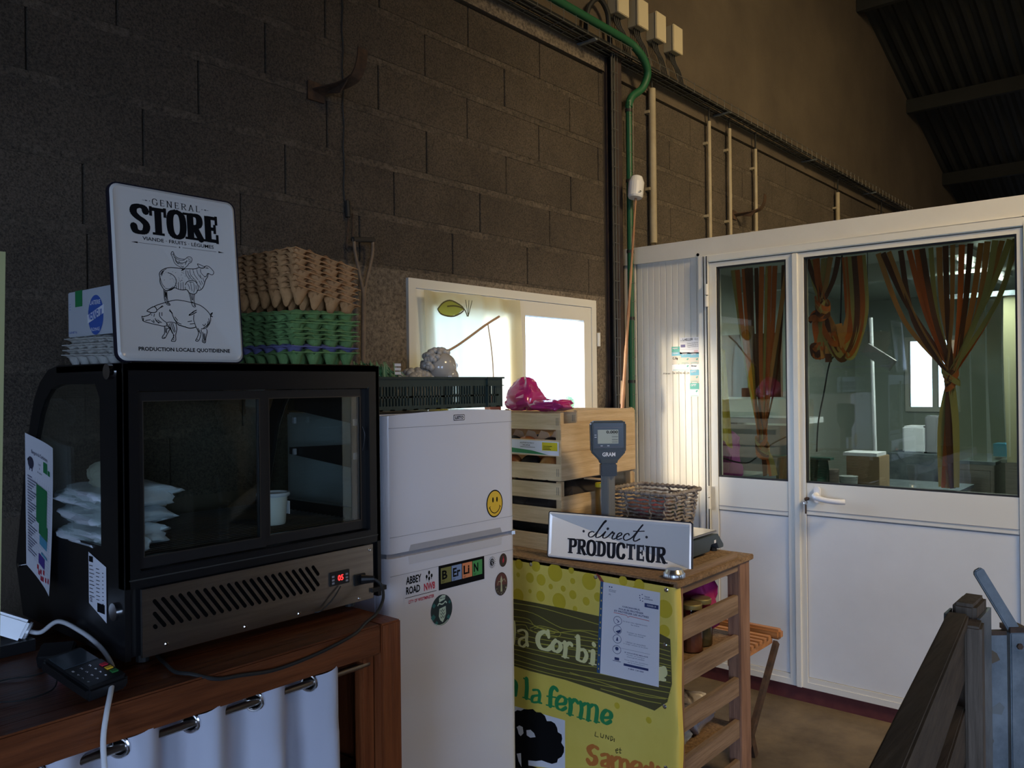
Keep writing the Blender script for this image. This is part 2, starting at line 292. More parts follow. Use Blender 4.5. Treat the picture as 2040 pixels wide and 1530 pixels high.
# ------------------------------------------------------------------ flat artwork outlines, in 0.1 mm on their own sign or panel
SIGN_ART=[(9,[(1361,2523),(1382,2579),(1419,2583),(1442,2515),(1502,2460),(1611,2436),(1703,2446),(1743,2486),(1800,2511),(1856,2499),(1871,2446),(1839,2380),(1791,2357),(1750,2299),(1672,2228),(1624,2206),(1563,2244),(1474,2288),(1423,2353),(1401,2440),(1361,2523)]),(8,[(1416,2547),(1431,2478),(1480,2395)]),(8,[(1448,2462),(1518,2417),(1608,2400),(1684,2426)]),(8,[(1445,2409),(1514,2354),(1642,2350),(1757,2407)]),(8,[(1477,2342),(1549,2322),(1641,2323)]),(8,[(1534,2383),(1569,2351)]),(8,[(1761,2479),(1796,2447),(1835,2469)]),(8,[(1776,2418),(1812,2404),(1842,2425)]),(8,[(1739,2423),(1717,2367),(1695,2311)]),(8,[(1583,2282),(1609,2249),(1656,2271)]),(8,[(1461,2384),(1486,2342),(1530,2308)]),(8,[(1380,2534),(1405,2511)]),(8,[(1636,2251),(1624,2197),(1660,2191)]),(8,[(1597,2212),(1632,2171)]),(12,[(2031,2283),(1934,2237),(1783,2222),(1634,2207),(1470,2213),(1307,2204),(1179,2161),(1096,2100),(1057,2027),(1070,1950),(1064,1845),(1095,1761),(1152,1678),(1222,1663),(1312,1683),(1406,1743),(1495,1715),(1604,1706),(1697,1722),(1749,1655),(1859,1628),(1937,1670),(1959,1725),(2036,1741),(2117,1829),(2175,1979),(2238,2076),(2252,2132),(2273,2161)]),(10,[(2032,2292),(1998,2361),(2073,2350),(2167,2315),(2226,2339),(2302,2319),(2376,2253),(2408,2201),(2379,2144),(2329,2135),(2273,2161),(2233,2148),(2211,2091),(2151,2068)]),(14,[(2032,2292),(2087,2270),(2165,2287),(2186,2317)]),(12,[(2203,2282),(2242,2291),(2271,2280)]),(11,[(1255,2081),(1352,2055),(1429,1983),(1450,1879),(1388,1750),(1222,1663)]),(11,[(1666,1827),(1708,1902),(1804,1949),(1915,1938),(1976,1853),(1980,1763),(1937,1670)]),(8,[(1706,2187),(1700,2079),(1768,1978)]),(8,[(1800,2205),(1812,2090),(1918,1974),(1970,1906)]),(8,[(1876,2222),(1906,2099),(1994,1981)]),(8,[(1971,2231),(2001,2108),(2090,2008)]),(8,[(2067,2241),(2080,2152),(2171,2069)]),(8,[(1743,2173),(1772,2050),(1861,1969)]),(8,[(1505,1884),(1495,1724)]),(8,[(1559,1871),(1549,1710)]),(8,[(1615,1893),(1608,1710)]),(8,[(1446,1808),(1450,1729)]),(8,[(1664,1791),(1660,1719)]),(8,[(1233,2166),(1159,2115),(1101,2022)]),(8,[(1141,2114),(1093,2039)]),(8,[(1178,2135),(1138,2061),(1107,1988)]),(8,[(1074,2020),(1127,2025)]),(8,[(1078,1933),(1106,1814),(1172,1732)]),(8,[(1171,1715),(1278,1706),(1371,1766)]),(8,[(1724,1867),(1757,1799),(1772,1728)]),(8,[(1800,1892),(1812,1785),(1826,1697)]),(8,[(1875,1898),(1887,1774),(1861,1664)]),(8,[(1764,1906),(1876,1916)]),(8,[(1929,1849),(1932,1741)]),(8,[(2011,1964),(2062,1860)]),(8,[(2069,1969),(2102,1882)]),(8,[(2005,1855),(2037,1768)]),(8,[(2112,2046),(2143,1940)]),(8,[(2040,2111),(2073,2042)]),(8,[(1634,2216),(1594,2158),(1670,2201)]),(6,[(1304,1933),(1321,1938)]),(6,[(1576,1926),(1593,1942)]),(6,[(1327,2052),(1342,2038)]),(6,[(1471,1837),(1487,1839)]),(6,[(1613,2111),(1630,2109)]),(6,[(1779,1984),(1796,1978)]),(6,[(1640,2147),(1656,2140)]),(6,[(1574,2050),(1591,2067)]),(6,[(1779,2003),(1795,1998)]),(6,[(1783,1911),(1799,1899)]),(6,[(1415,1846),(1432,1849)]),(6,[(1210,2078),(1227,2088)]),(6,[(1857,2024),(1873,2022)]),(6,[(1352,1951),(1368,1956)]),(6,[(1387,1925),(1403,1924)]),(6,[(1804,1925),(1820,1912)]),(6,[(1638,2109),(1654,2099)]),(6,[(1548,1890),(1565,1901)]),(6,[(1750,1962),(1768,1970)]),(6,[(1884,2161),(1900,2153)]),(6,[(1441,2095),(1458,2103)]),(6,[(1161,1893),(1177,1909)]),(6,[(1670,2048),(1686,2037)]),(6,[(1867,1999),(1883,1984)]),(6,[(1368,2116),(1384,2114)]),(6,[(1160,2050),(1176,2054)]),(6,[(1592,2107),(1609,2123)]),(6,[(1784,2065),(1800,2052)]),(6,[(1805,2042),(1822,2045)]),(6,[(1512,1914),(1529,1912)]),(6,[(1542,1925),(1558,1913)]),(6,[(1507,1994),(1523,1989)]),(6,[(1310,2025),(1325,2011)]),(6,[(1515,1950),(1533,1967)]),(6,[(1435,1931),(1453,1948)]),(6,[(1585,1925),(1602,1940)]),(6,[(1597,1989),(1614,1985)]),(6,[(1386,1879),(1402,1872)]),(6,[(1156,2101),(1172,2097)]),(6,[(1859,2096),(1876,2099)]),(11,[(1143,1678),(1145,1504),(1162,1401),(1203,1334),(1274,1330),(1242,1389),(1215,1474),(1210,1613),(1222,1663)]),(11,[(1724,1707),(1763,1585),(1788,1444),(1823,1339),(1888,1334),(1873,1396),(1860,1485),(1882,1630)]),(12,[(1167,1645),(1168,1506)]),(12,[(1192,1612),(1190,1472)]),(12,[(1175,1471),(1223,1370)]),(12,[(1785,1640),(1813,1481)]),(12,[(1840,1626),(1831,1483)]),(12,[(1801,1445),(1855,1413)]),(12,[(1196,1368),(1257,1346)]),(12,[(1177,1654),(1179,1541)]),(12,[(1844,1376),(1876,1357)]),(12,[(630,1024),(605,1031),(618,955),(633,926),(742,894),(844,873),(965,853),(1086,833),(1166,845)]),(12,[(630,1024),(752,1065),(815,1128),(723,1157),(812,1231),(892,1270),(991,1320),(1170,1384),(1334,1439),(1462,1460),(1662,1444),(1883,1406),(2031,1362),(2159,1270),(2240,1176),(2255,1113),(2249,1022),(2194,911),(2113,835),(1997,812)]),(13,[(812,1231),(892,1270),(942,1230),(951,1171),(893,1133),(790,1135),(723,1157)]),(14,[(2238,1157),(2310,1216),(2266,1132),(2314,1120)]),(15,[(1445,876),(1553,854),(1698,817),(1810,830),(1868,851)]),(10,[(1166,845),(1170,915),(1269,937),(1367,924)]),(12,[(1240,1205),(1299,1148),(1330,1062),(1370,977),(1445,876)]),(14,[(1911,1255),(1834,1215),(1756,1157),(1716,1119),(1811,1151),(1908,1210)]),(11,[(1839,1144),(1822,1018),(1853,913),(1877,842),(1936,738)]),(12,[(1016,1149),(1011,1062),(1077,979),(1170,915)]),(12,[(1112,825),(1103,669),(1056,607),(1044,555),(1106,561),(1154,637),(1204,725),(1233,779),(1167,854)]),(12,[(1235,814),(1282,694),(1323,626),(1253,510),(1279,497),(1355,508),(1363,645),(1399,768),(1392,891),(1367,924)]),(12,[(1877,842),(1925,719),(1880,593),(1839,529),(1913,526),(1967,632),(1992,722),(1996,794)]),(12,[(2031,742),(2031,598),(2007,508),(2081,487),(2102,601),(2145,746),(2131,818)]),(11,[(1231,900),(1260,780),(1299,677)]),(11,[(1268,920),(1297,799),(1336,696)]),(11,[(1304,921),(1334,818),(1355,714)]),(11,[(1137,809),(1131,688)]),(11,[(1163,793),(1147,671)]),(11,[(1346,1028),(1413,944),(1519,897)]),(11,[(1366,1064),(1433,980)]),(11,[(1394,926),(1481,869),(1626,840)]),(11,[(1670,966),(1783,989)]),(11,[(1723,915),(1835,930)]),(11,[(1939,792),(1962,703)]),(11,[(1913,826),(1956,756)]),(11,[(2057,707),(2055,527)]),(11,[(2086,708),(2075,546)]),(11,[(2204,1074),(2207,966),(2134,872)]),(11,[(2180,1001),(2156,909),(2055,832)]),(11,[(2042,922),(2078,887),(2119,943)]),(11,[(892,1107),(879,1038)]),(11,[(813,1085),(838,1070)]),(11,[(904,1005),(934,937),(1020,907)]),(11,[(814,948),(880,900)]),(11,[(677,941),(798,965)]),(11,[(919,971),(984,888)]),(11,[(954,973),(1055,909)]),(11,[(1003,1234),(1112,1293)]),(11,[(966,1197),(1095,1309)]),(11,[(1069,1152),(1064,1065)]),(11,[(1306,642),(1319,556)]),(11,[(1273,546),(1326,530)]),(11,[(1717,1137),(1833,1197)]),(11,[(1860,566),(1905,549)]),(11,[(2027,526),(2073,510)]),(11,[(1063,582),(1106,575)]),(11,[(1251,1232),(1317,1140)]),(11,[(637,999),(634,939)]),(11,[(1169,897),(1226,813),(1171,776)]),(11,[(858,968),(881,918)])]
BAND=[(3690,6940),(4840,6990),(6210,7000),(7690,6990),(9300,6980),(10120,6830),(10480,6730),(10510,5800),(10520,5270),(10340,4640),(10060,4410),(9860,4240),(9270,4290),(7710,4370),(6170,4430),(4520,4390),(3690,4410)]
GRAIN=[[(3690,6800),(4980,6850),(6210,6790),(7740,6690),(10470,6510)],[(3680,6570),(4700,6580),(5730,6330),(6330,6280),(7740,6430),(10470,6320)],[(3680,6290),(4480,6320),(4830,6110),(5730,6060),(6860,6320),(7740,6280),(10470,6170)],[(3680,5950),(4330,6070),(4620,5900),(6330,5960),(7740,6070),(10490,6030)],[(3670,5730),(4830,5670),(7730,5870),(10490,5860)],[(3670,5440),(5520,5530),(7730,5660),(10490,5690)],[(3660,5220),(5510,5260),(7730,5450),(10490,5530)],[(3660,5050),(5170,5080),(6840,5110),(7720,5200),(10480,5310)],[(3660,4880),(5510,4820),(7720,4990),(10500,5140)],[(3690,4660),(5500,4660),(7720,4780),(10480,4970)],[(3730,4500),(5500,4500),(7720,4600),(10400,4760)],[(3670,5530),(4820,5500),(7730,5760),(10490,5790)],[(3680,6120),(4480,6180),(5250,6080),(6530,6130),(7740,6180)],[(7710,4470),(9270,4480),(10120,4540)],[(4550,6000),(5040,6170),(5730,6160),(6000,6050),(5730,5890),(4970,5860),(4550,5950)],[(4760,6010),(5110,6120),(5590,6090),(5730,6030),(5390,5970),(4930,5960)],[(6380,4750),(7720,4700),(9270,4630),(10290,4730)]]
DOTS=[((4040,8310),190),((4860,8360),210),((5760,8240),330),((4570,7880),190),((5100,7880),210),((6550,8050),110),((3990,7130),260),((5070,7270),200),((5550,7700),100),((6120,7710),110),((6550,7560),160),((7260,8140),300),((5930,7220),300),((7130,7420),150),((6640,7070),100),((7630,7650),160),((6490,8420),120),((4000,7910),90),((4570,7380),80),((7820,7420),90),((8680,8370),170),((9320,8320),200),((10270,7680),300),((10260,6960),200),((8380,4040),110),((9630,3860),110),((10280,4050),440),((9200,8100),180)]
CREAM=[(75,[(3750,6080),(3780,5750),(3720,5290)]),(62,[(3970,5780),(4220,5870),(4400,5780),(4380,5530),(4430,5340)]),(55,[(4360,5630),(4070,5490),(4030,5290),(4210,5240),(4380,5390)]),(95,[(5420,5920),(5260,6000),(5000,5840),(4920,5580),(5070,5360),(5380,5370),(5590,5540)]),(60,[(5420,6050),(5440,5840)]),(80,[(5760,5770),(5620,5600),(5650,5420),(5820,5380),(5980,5540),(5940,5720),(5760,5770)]),(80,[(6180,5770),(6210,5560),(6170,5290)]),(60,[(6060,5740),(6190,5760)]),(50,[(6040,5250),(6350,5260)]),(75,[(6230,5670),(6390,5810),(6490,5750)]),(80,[(6770,6100),(6780,5680),(6740,5330)]),(50,[(6640,6070),(6790,6070)]),(75,[(6810,5630),(7010,5690),(7130,5510),(7000,5270),(6760,5280)]),(85,[(7420,5700),(7400,5440),(7380,5300)]),(50,[(7230,5690),(7420,5710)]),(50,[(7240,5260),(7540,5270)]),(95,[(7440,5970),(7470,5950)]),(75,[(10100,5560),(10230,5740),(10270,5550),(10070,5380)]),(85,[(10130,5670),(10070,5510),(10070,5340),(10270,5360)])]
GREEN=[(75,[(3720,3880),(3850,3740),(3800,3340)]),(80,[(4360,4050),(4370,3700),(4330,3350)]),(50,[(4220,4050),(4380,4030)]),(50,[(4160,3320),(4510,3330)]),(62,[(4660,3710),(4900,3760),(4990,3620),(4950,3340),(5070,3320)]),(60,[(4940,3580),(4650,3460),(4630,3260),(4900,3320)]),(80,[(5800,3970),(5670,4050),(5530,3910),(5490,3690),(5470,3330)]),(50,[(5320,3640),(5730,3690)]),(50,[(5290,3310),(5660,3340)]),(72,[(5790,3460),(6130,3570),(6170,3740),(5970,3790),(5790,3600),(5790,3350),(5990,3300),(6190,3430)]),(80,[(6380,3760),(6410,3530),(6360,3250)]),(50,[(6240,3760),(6400,3760)]),(50,[(6220,3230),(6520,3240)]),(75,[(6430,3670),(6590,3820),(6720,3740)]),(72,[(6850,3770),(6890,3550),(6830,3240)]),(50,[(6720,3760),(6870,3770)]),(45,[(6680,3220),(7010,3230)]),(70,[(6900,3680),(7080,3800),(7200,3730),(7160,3250)]),(70,[(7200,3680),(7390,3830),(7550,3740),(7500,3280)]),(45,[(7070,3220),(7290,3250)]),(45,[(7420,3250),(7650,3280)]),(75,[(7760,3480),(8100,3570),(8120,3720),(7950,3770),(7800,3620),(7760,3400),(7910,3310),(8120,3440)])]
ORANGE=[(95,[(7560,2340),(7370,2370),(7180,2210),(7280,2050),(7460,1980),(7430,1810),(7240,1710),(7130,1800)]),(72,[(7710,2150),(7930,2240),(8020,2140),(7990,1850)]),(68,[(7980,2050),(7770,1940),(7740,1800),(7930,1830)]),(72,[(8160,2200),(8180,1670)]),(72,[(8200,2110),(8390,2270),(8510,2180),(8480,1710)]),(72,[(8500,2130),(8680,2270),(8800,2160),(8780,1750)]),(75,[(8950,2050),(9270,2170),(9270,2320),(9100,2320),(8950,2150),(8940,1900),(9120,1830)]),(80,[(9730,2430),(9750,1950)]),(75,[(9730,2280),(9530,2270),(9410,2040)]),(85,[(9980,2360),(9970,2020)])]
LUNDI=[(12,[(7480,2910),(7440,2750),(7600,2750)]),(12,[(7690,2920),(7690,2780),(7780,2770),(7820,2910)]),(12,[(7890,2770),(7910,2910),(8010,2780),(8040,2920)]),(12,[(8110,2920),(8100,2760),(8200,2830),(8180,2920),(8100,2920)]),(12,[(8260,2890),(8240,2760)]),(12,[(8280,2960),(8280,2960)]),(12,[(8310,2470),(8400,2510),(8390,2570),(8300,2500),(8330,2400),(8410,2440)]),(12,[(8490,2630),(8470,2440),(8530,2460)]),(12,[(8430,2550),(8550,2560)])]
SHEEPCARD=[(3700,2890),(6140,2960),(6120,1170),(3670,670)]
FLEECE=[(3700,2640),(3890,2770),(4070,2790),(4210,2890),(4430,2930),(4650,3000),(4820,2920),(5030,2970),(5220,2890),(5310,2720),(5510,2770),(5680,2730),(5780,2600),(5810,2450),(5980,2410),(6010,2260),(5960,2110),(6090,1980),(6080,1800),(5970,1600),(5800,1470),(5760,1330),(5520,1210),(5320,1200),(5040,1200),(4760,1090),(4400,1020),(4400,710),(3670,550)]
EYE=[[(4330,2130),(4530,2200),(4700,2120),(4770,1990),(4520,1900),(4340,1940)],[(3850,2120),(3990,2220),(4150,2200),(4190,1980),(4050,1830),(3950,1890),(3910,2020)],[(3840,1110),(4050,1190),(4070,670),(3930,850)]]
SCREWS=[(4630,8390),(7550,8340),(10350,8320),(10280,6500),(10240,4470),(10260,2460)]
PAPER=[(7890,8220),(10130,8200),(10040,5070),(7710,5010)]
STRIP=[(7770,8230),(7900,8220),(7710,5000),(7570,5010)]

# ================================================================== THE SETTING
struct('ground', B().box(-30, 40, -30, 40, -.3, -.12), mat('outside_ground', (.20, .20, .15), .9, col2=(.32, .31, .25), sc=.8))
struct('floor', B().box(-4, 12, -4, 2.65, -.12, 0), M_floor)
# back wall: recessed backing behind the blocks, smooth parts flush at y = 2.45, a hole for the window
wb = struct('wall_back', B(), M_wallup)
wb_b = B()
wb_b.box(-4, 3.64, 2.485, 2.65, 1.97, 3.17).box(-4, 1.75, 2.485, 2.65, 0, 1.97).box(3.76, 9.2, 2.485, 2.65, 0, 3.17).box(9.2, 12, 2.485, 2.65, 2.1, 3.17).box(9.2, 12, 2.485, 2.65, 0, 1.0)  # unseen gap behind the cabin, added so sky brightens its far window
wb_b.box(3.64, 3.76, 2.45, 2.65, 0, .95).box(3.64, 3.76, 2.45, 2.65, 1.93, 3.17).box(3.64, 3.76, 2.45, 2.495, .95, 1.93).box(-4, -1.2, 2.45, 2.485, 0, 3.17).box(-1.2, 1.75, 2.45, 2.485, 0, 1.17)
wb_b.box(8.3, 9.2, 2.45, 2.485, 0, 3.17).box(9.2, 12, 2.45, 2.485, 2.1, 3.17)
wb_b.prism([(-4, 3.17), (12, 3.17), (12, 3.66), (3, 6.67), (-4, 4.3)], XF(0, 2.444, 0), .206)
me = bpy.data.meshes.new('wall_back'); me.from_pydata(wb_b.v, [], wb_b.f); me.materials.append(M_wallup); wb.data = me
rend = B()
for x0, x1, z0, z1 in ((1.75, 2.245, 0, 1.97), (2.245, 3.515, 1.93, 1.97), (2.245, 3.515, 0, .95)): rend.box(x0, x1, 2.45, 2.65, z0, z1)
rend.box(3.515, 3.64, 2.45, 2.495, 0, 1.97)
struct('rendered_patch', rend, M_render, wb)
band_ = B().box(-1.2, 3.64, 2.438, 2.446, 3.17, 3.235); struct('ring_beam_lip', band_, M_render, wb)
PH = {1.17: .24, 1.37: .49, 1.57: .24, 1.77: .0, 1.97: .49, 2.17: .165, 2.37: .345, 2.57: .09, 2.77: .34, 2.97: .1}
fullb = None
def block(x0, x1, z0):
    global fullb
    w = x1 - x0
    if w < .03: return
    if abs(w - .495) < .002 and fullb:
        o = bpy.data.objects.new('block', fullb); COL.objects.link(o); o.parent = wb; o.location = ((x0 + x1) / 2, random.uniform(-.0015, .0015), z0)
    else:
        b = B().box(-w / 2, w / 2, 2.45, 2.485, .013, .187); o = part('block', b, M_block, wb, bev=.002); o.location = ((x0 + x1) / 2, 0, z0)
        if abs(w - .495) < .002: fullb = o.data
for z, ph in PH.items():
    zones = [(-1.2, 3.64)] if z > 1.96 else [(-1.2, 1.75)]
    if z > 2.1: zones.append((3.76, 8.3))
    for a, b_ in zones:
        k = math.floor((a - ph) / .5); xs = [a]
        while True:
            k += 1; x = ph + .5 * k
            if x >= b_ - .03: break
            if x > a + .03: xs.append(x)
        xs.append(b_)
        for i in range(len(xs) - 1): block(xs[i] + (.0025 if i else 0), xs[i + 1] - (.0025 if i < len(xs) - 2 else 0), z)
    for a, b_ in zones: part('mortar_bed', B().box(a, b_, 2.4505, 2.485, z - .0135, z + .0135), M_mortar, wb)
struct('steel_column', B().box(3.655, 3.745, 2.40, 2.412, 0, 3.3).box(3.696, 3.704, 2.412, 2.45, 0, 3.3).box(3.655, 3.745, 2.438, 2.45, 0, 3.3), mat('dark_steel', (.05, .04, .045), .6, metal=.4, col2=(.09, .06, .05), sc=12), wb)
# roof, other walls (with the wide barn door behind the camera)
rb = B(); n = 220
for side in (1, -1):
    v = []; f = []
    for i in range(n + 1):
        y = -4.2 + 6.9 * i / n; h = .018 * math.sin(i * PI / 2 + .01) if i % 2 else 0
        h = .02 if (i % 4 in (1, 2)) else -.02
        for t in (0, 1): x = 3 + side * (9.2 if side > 0 else 7.2) * t; v.append((x, y, 6.67 - .334 * abs(x - 3) + h))
    for i in range(n): f.append((2 * i, 2 * i + 1, 2 * i + 3, 2 * i + 2))
    rb.add(v, f)
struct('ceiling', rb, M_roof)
pur = None
for k, x in enumerate((4.6, 6.2, 7.8, 9.4, 10.9)):
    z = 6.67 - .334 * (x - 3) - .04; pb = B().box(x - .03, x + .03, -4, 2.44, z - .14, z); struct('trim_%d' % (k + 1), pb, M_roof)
struct('wall_front', B().box(-4, -3, -4.2, -4, -.1, 4.3).box(-1.0, 12, -4.2, -4, -.1, 3.6).prism([(-4, 3.2), (12, 3.2), (12, 3.66), (3, 6.67), (-4, 4.3)], XF(0, -4.2, 0), -.2).box(-3, -1.0, -4.2, -4, 2.4, 3.2), M_wallup)
struct('wall_left', B().box(-4.2, -4, -4.2, -2.4, -.1, 4.4).box(-4.2, -4, -.4, 2.65, -.1, 4.4).box(-4.2, -4, -2.4, -.4, 2.4, 4.4), M_wallup)  # unseen opening put into this wall to light the cabin front
struct('wall_right', B().box(12, 12.2, -4.2, 2.65, -.1, 3.8), M_wallup)

# window in the back wall
wn = struct('window_1', B().ringp([(2.222, .95), (3.535, .95), (3.535, 1.943), (2.222, 1.943)], [(2.262, .99), (3.495, .99), (3.495, 1.905), (2.262, 1.905)], XF(0, 2.435, 0), .055), M_frame)
for x0, x1 in ((2.264, 2.892), (2.898, 3.493)):
    s = part('sash', B().ringp([(x0, .992), (x1, .992), (x1, 1.903), (x0, 1.903)], [(x0 + .062, 1.06), (x1 - .062, 1.06), (x1 - .062, 1.835), (x0 + .062, 1.835)], XF(0, 2.44, 0), .05), M_frame, wn)
    part('glass_pane', B().box(x0 + .05, x1 - .05, 2.465, 2.471, 1.05, 1.85), G_win, s)
for z in (1.16, 1.74): part('hinge', B().tube([(3.54, 2.425, z - .035), (3.54, 2.425, z + .035)], .009, 10), M_frame, wn)
part('sill', B().box(2.2, 3.54, 2.40, 2.45, .925, .95), M_render, wn)
# trees outside, pale against the sky
for i, (x, y, s) in enumerate(((11.9, 9.2, .62),)):
    t = B()
    for k in range(26):
        a, b_ = random.uniform(0, 2 * PI), random.uniform(-.9, .9); t.ball((x + .5 * s * math.cos(a), y + .5 * s * math.sin(a), .5 + .55 * s + b_ * .6 * s), random.uniform(.10, .22) * s, 8)
    tr = thing('tree', ['pale bush seen through the right window pane', 'larger bush further off beyond the window', 'bush outside behind the curtained pane'][i], 'bush', (x, y, -.12))
    part('foliage', t, mat('leaves', (.09, .20, .07), .8, col2=(.2, .34, .12), sc=6), tr); part('trunk', B().tube([(x, y, -.12), (x, y, .9)], .05), M_rust, tr)
# light curtain over the left half
cv = []; cf = []; nx, nz = 44, 22
for j in range(nz + 1):
    z = 1.895 - .86 * j / nz
    for i in range(nx + 1):
        u = i / nx; x = 2.27 + .60 * u + .02 * math.sin(5 * z) * (u if j else 0); y = 2.405 + .012 * math.sin(u * 26 + z * 2) + .010 * math.sin(u * 9)
        if u < .2: x += .03 * (1 - u / .2) * math.sin((1.9 - z) * 2.5)
        cv.append((x, y, z))
for j in range(nz):
    for i in range(nx): a = j * (nx + 1) + i; cf.append((a, a + 1, a + nx + 2, a + nx + 1))
wc = thing('window_curtain', 'sheer cream and yellow curtain with leaf print over the left window sash', 'curtain', (2.55, 2.40, 1.03))
part('cloth', B().add(cv, cf), clothmat('sheer_cream', (.80, .74, .52), .62), wc, smooth=True)
yp = P2().poly([(2.285, 1.60), (2.33, 1.66), (2.40, 1.54), (2.37, 1.30), (2.30, 1.22), (2.275, 1.3)])
part('yellow_panel', yp.to(XF(0, 2.388, 0)), clothmat('yellow_cloth', (.72, .58, .05), .5), wc, 'yellow patch of the curtain')
lf = P2().poly([(2.335, 1.82), (2.365, 1.845), (2.40, 1.86), (2.45, 1.852), (2.49, 1.83), (2.45, 1.805), (2.40, 1.795), (2.36, 1.80)])
part('leaf_print', lf.to(XF(0, 2.388, 0)), clothmat('leaf_green', (.38, .38, .08), .5), wc, 'olive leaf printed on the curtain')
lp = P2().stroke([(2.335, 1.82), (2.37, 1.85), (2.42, 1.86), (2.49, 1.83), (2.43, 1.797), (2.36, 1.80), (2.335, 1.82)], .006).stroke([(2.39, 1.835), (2.44, 1.84), (2.49, 1.83), (2.51, 1.80)], .006)
for dx in (0, .02, .04): lp.stroke([(2.515, 1.80), (2.50 + dx, 1.87)], .004, 0)
part('leaf_outline', lp.to(XF(0, 2.387, 0)), mat('leaf_line', (.10, .09, .03), .8), wc)
part('tie_cord', B().tube(cat([(2.285, 2.375, 1.62), (2.42, 2.37, 1.67), (2.60, 2.37, 1.765), (2.70, 2.375, 1.81)], 6), .005, 6).tube(cat([(2.62, 2.37, 1.775), (2.655, 2.375, 1.6), (2.66, 2.375, 1.3)], 6), .0025, 6), mat('tan_cord', (.45, .28, .16), .8), wc, 'brown cord across the curtain')

# ------------------------------------------------------------------ white cabin
wp = struct('wall_cabin', B().box(3.815, 3.835, -1.3, 2.45, 2.155, 2.245).box(3.835, 3.88, -1.3, .50, .07, 2.16).box(3.84, 3.89, -1.3, 2.45, 2.156, 2.2), M_panelw)
gp = [(2.45, 0), (2.372, 0)]
y = 2.36
pv = []
b_ = B(); prof = []
yy = 2.368; prof.append((yy, 0)); 
while yy > 2.01:
    prof += [(yy - .030, 0), (yy - .0315, .003), (yy - .0345, .003), (yy - .036, 0)]; yy -= .036
prof.append((1.99, 0)); v = []; f = []
for y_, d_ in prof: v += [(3.83 + d_, y_, .07), (3.83 + d_, y_, 2.155)]
for i in range(len(prof) - 1): f.append((2 * i, 2 * i + 2, 2 * i + 3, 2 * i + 1))
b_.add(v, f); part('ribbed_panel', b_, M_panelw, wp)
part('corner_panel', B().box(3.825, 3.87, 2.374, 2.45, .07, 2.155), M_panelw, wp, bev=.003)
part('panel_core', B().box(3.84, 3.89, 1.99, 2.45, .07, 2.155), M_panelw, wp)
struct('baseboard_cabin', B().box(3.822, 3.90, .5, 2.45, 0, .07), M_redp)
fr = B().box(3.80, 3.87, 1.933, 1.99, .07, 2.155).box(3.80, 3.87, .50, .563, .07, 2.155).box(3.80, 3.87, .563, 1.933, 2.118, 2.155)
part('door_frame', fr, M_frame, wp, bev=.004)
part('frame_gasket', B().box(3.797, 3.80, 1.938, 1.941, .07, 2.15).box(3.797, 3.80, 1.955, 1.958, .07, 2.15), M_dark, wp)
part('screw_hole', B().tube([(3.8125, 1.995, 2.165), (3.816, 1.995, 2.165)], .008, 8), M_dark, wp)
def leaf(n, y0, y1, gy0, gy1, rail):
    d = struct('door_%d' % n, B().ringp([(-y1, .072), (-y0, .072), (-y0, 2.114), (-y1, 2.114)], [(-gy1, .10), (-gy0, .10), (-gy0, 2.092), (-gy1, 2.092)], YF(3.808, 0, 0), .055), M_frame)
    part('mid_rail', B().box(3.811, 3.86, gy0, gy1, rail, 1.035), M_frame, d, bev=.003)
    part('lower_panel', B().box(3.816, 3.85, gy0, gy1, .125, rail - .002), M_doorp, d)
    part('bottom_rail', B().box(3.811, 3.86, gy0, gy1, .09, .123), M_frame, d)
    part('rail_bead', B().box(3.809, 3.812, gy0, gy1, rail + .02, rail + .023), M_frg, d)
    part('glass_gasket', B().ringp([(-gy1, 1.035), (-gy0, 1.035), (-gy0, 2.092), (-gy1, 2.092)], [(-gy1 + .008, 1.043), (-gy0 - .008, 1.043), (-gy0 - .008, 2.084), (-gy1 + .008, 2.084)], YF(3.813, 0, 0), .02), M_rub, d)
    part('glass_pane', B().box(3.824, 3.830, gy0 + .004, gy1 - .004, 1.039, 2.088), G_door, d)
    part('panel_shadow_gap', B().box(3.8155, 3.817, gy0, gy1, rail - .005, rail - .002).box(3.8155, 3.817, gy0, gy0 + .003, .125, rail).box(3.8155, 3.817, gy1 - .003, gy1, .125, rail), M_frg, d)
    return d
d1 = leaf(1, 1.499, 1.931, 1.533, 1.893, .87); d2 = leaf(2, .566, 1.478, .588, 1.449, .885)
part('meeting_stile', B().box(3.798, 3.81, 1.474, 1.502, .072, 2.114), M_frame, d1, bev=.003)
for z in (1.95, .93, .28):
    for dz in (.03, -.03): part('hinge', B().tube([(3.79, 1.936, z + dz - .027), (3.79, 1.936, z + dz + .027)], .011, 10), M_frame, d1)
hd = part('handle', B().tube(cat([(3.808, 1.395, .984), (3.77, 1.395, .982), (3.752, 1.378, .976), (3.75, 1.33, .968), (3.752, 1.28, .966), (3.762, 1.256, .967)], 6), [.013] * 8 + [.0125] * 23, 12), M_white, d2, 'glossy white lever handle', smooth=True)
part('handle_rose', B().prism(rrect(-1.411, .945, -1.379, 1.022, .0155), YF(3.797, 0, 0), .012), M_white, hd, bev=.003)
lk = part('lock_cylinder', B().tube([(3.808, 1.441, .962), (3.786, 1.441, .962)], .0085, 12), M_rust, d2)
part('key', B().box(3.775, 3.787, 1.440, 1.442, .954, .970), M_chrome, lk)
part('key_ring', B().tube([(3.782, 1.441 + .009 * math.cos(a * PI / 5), .946 + .009 * math.sin(a * PI / 5)) for a in range(10)], .0012, 5, True).box(3.780, 3.782, 1.436, 1.444, .895, .938), M_chrome, lk)
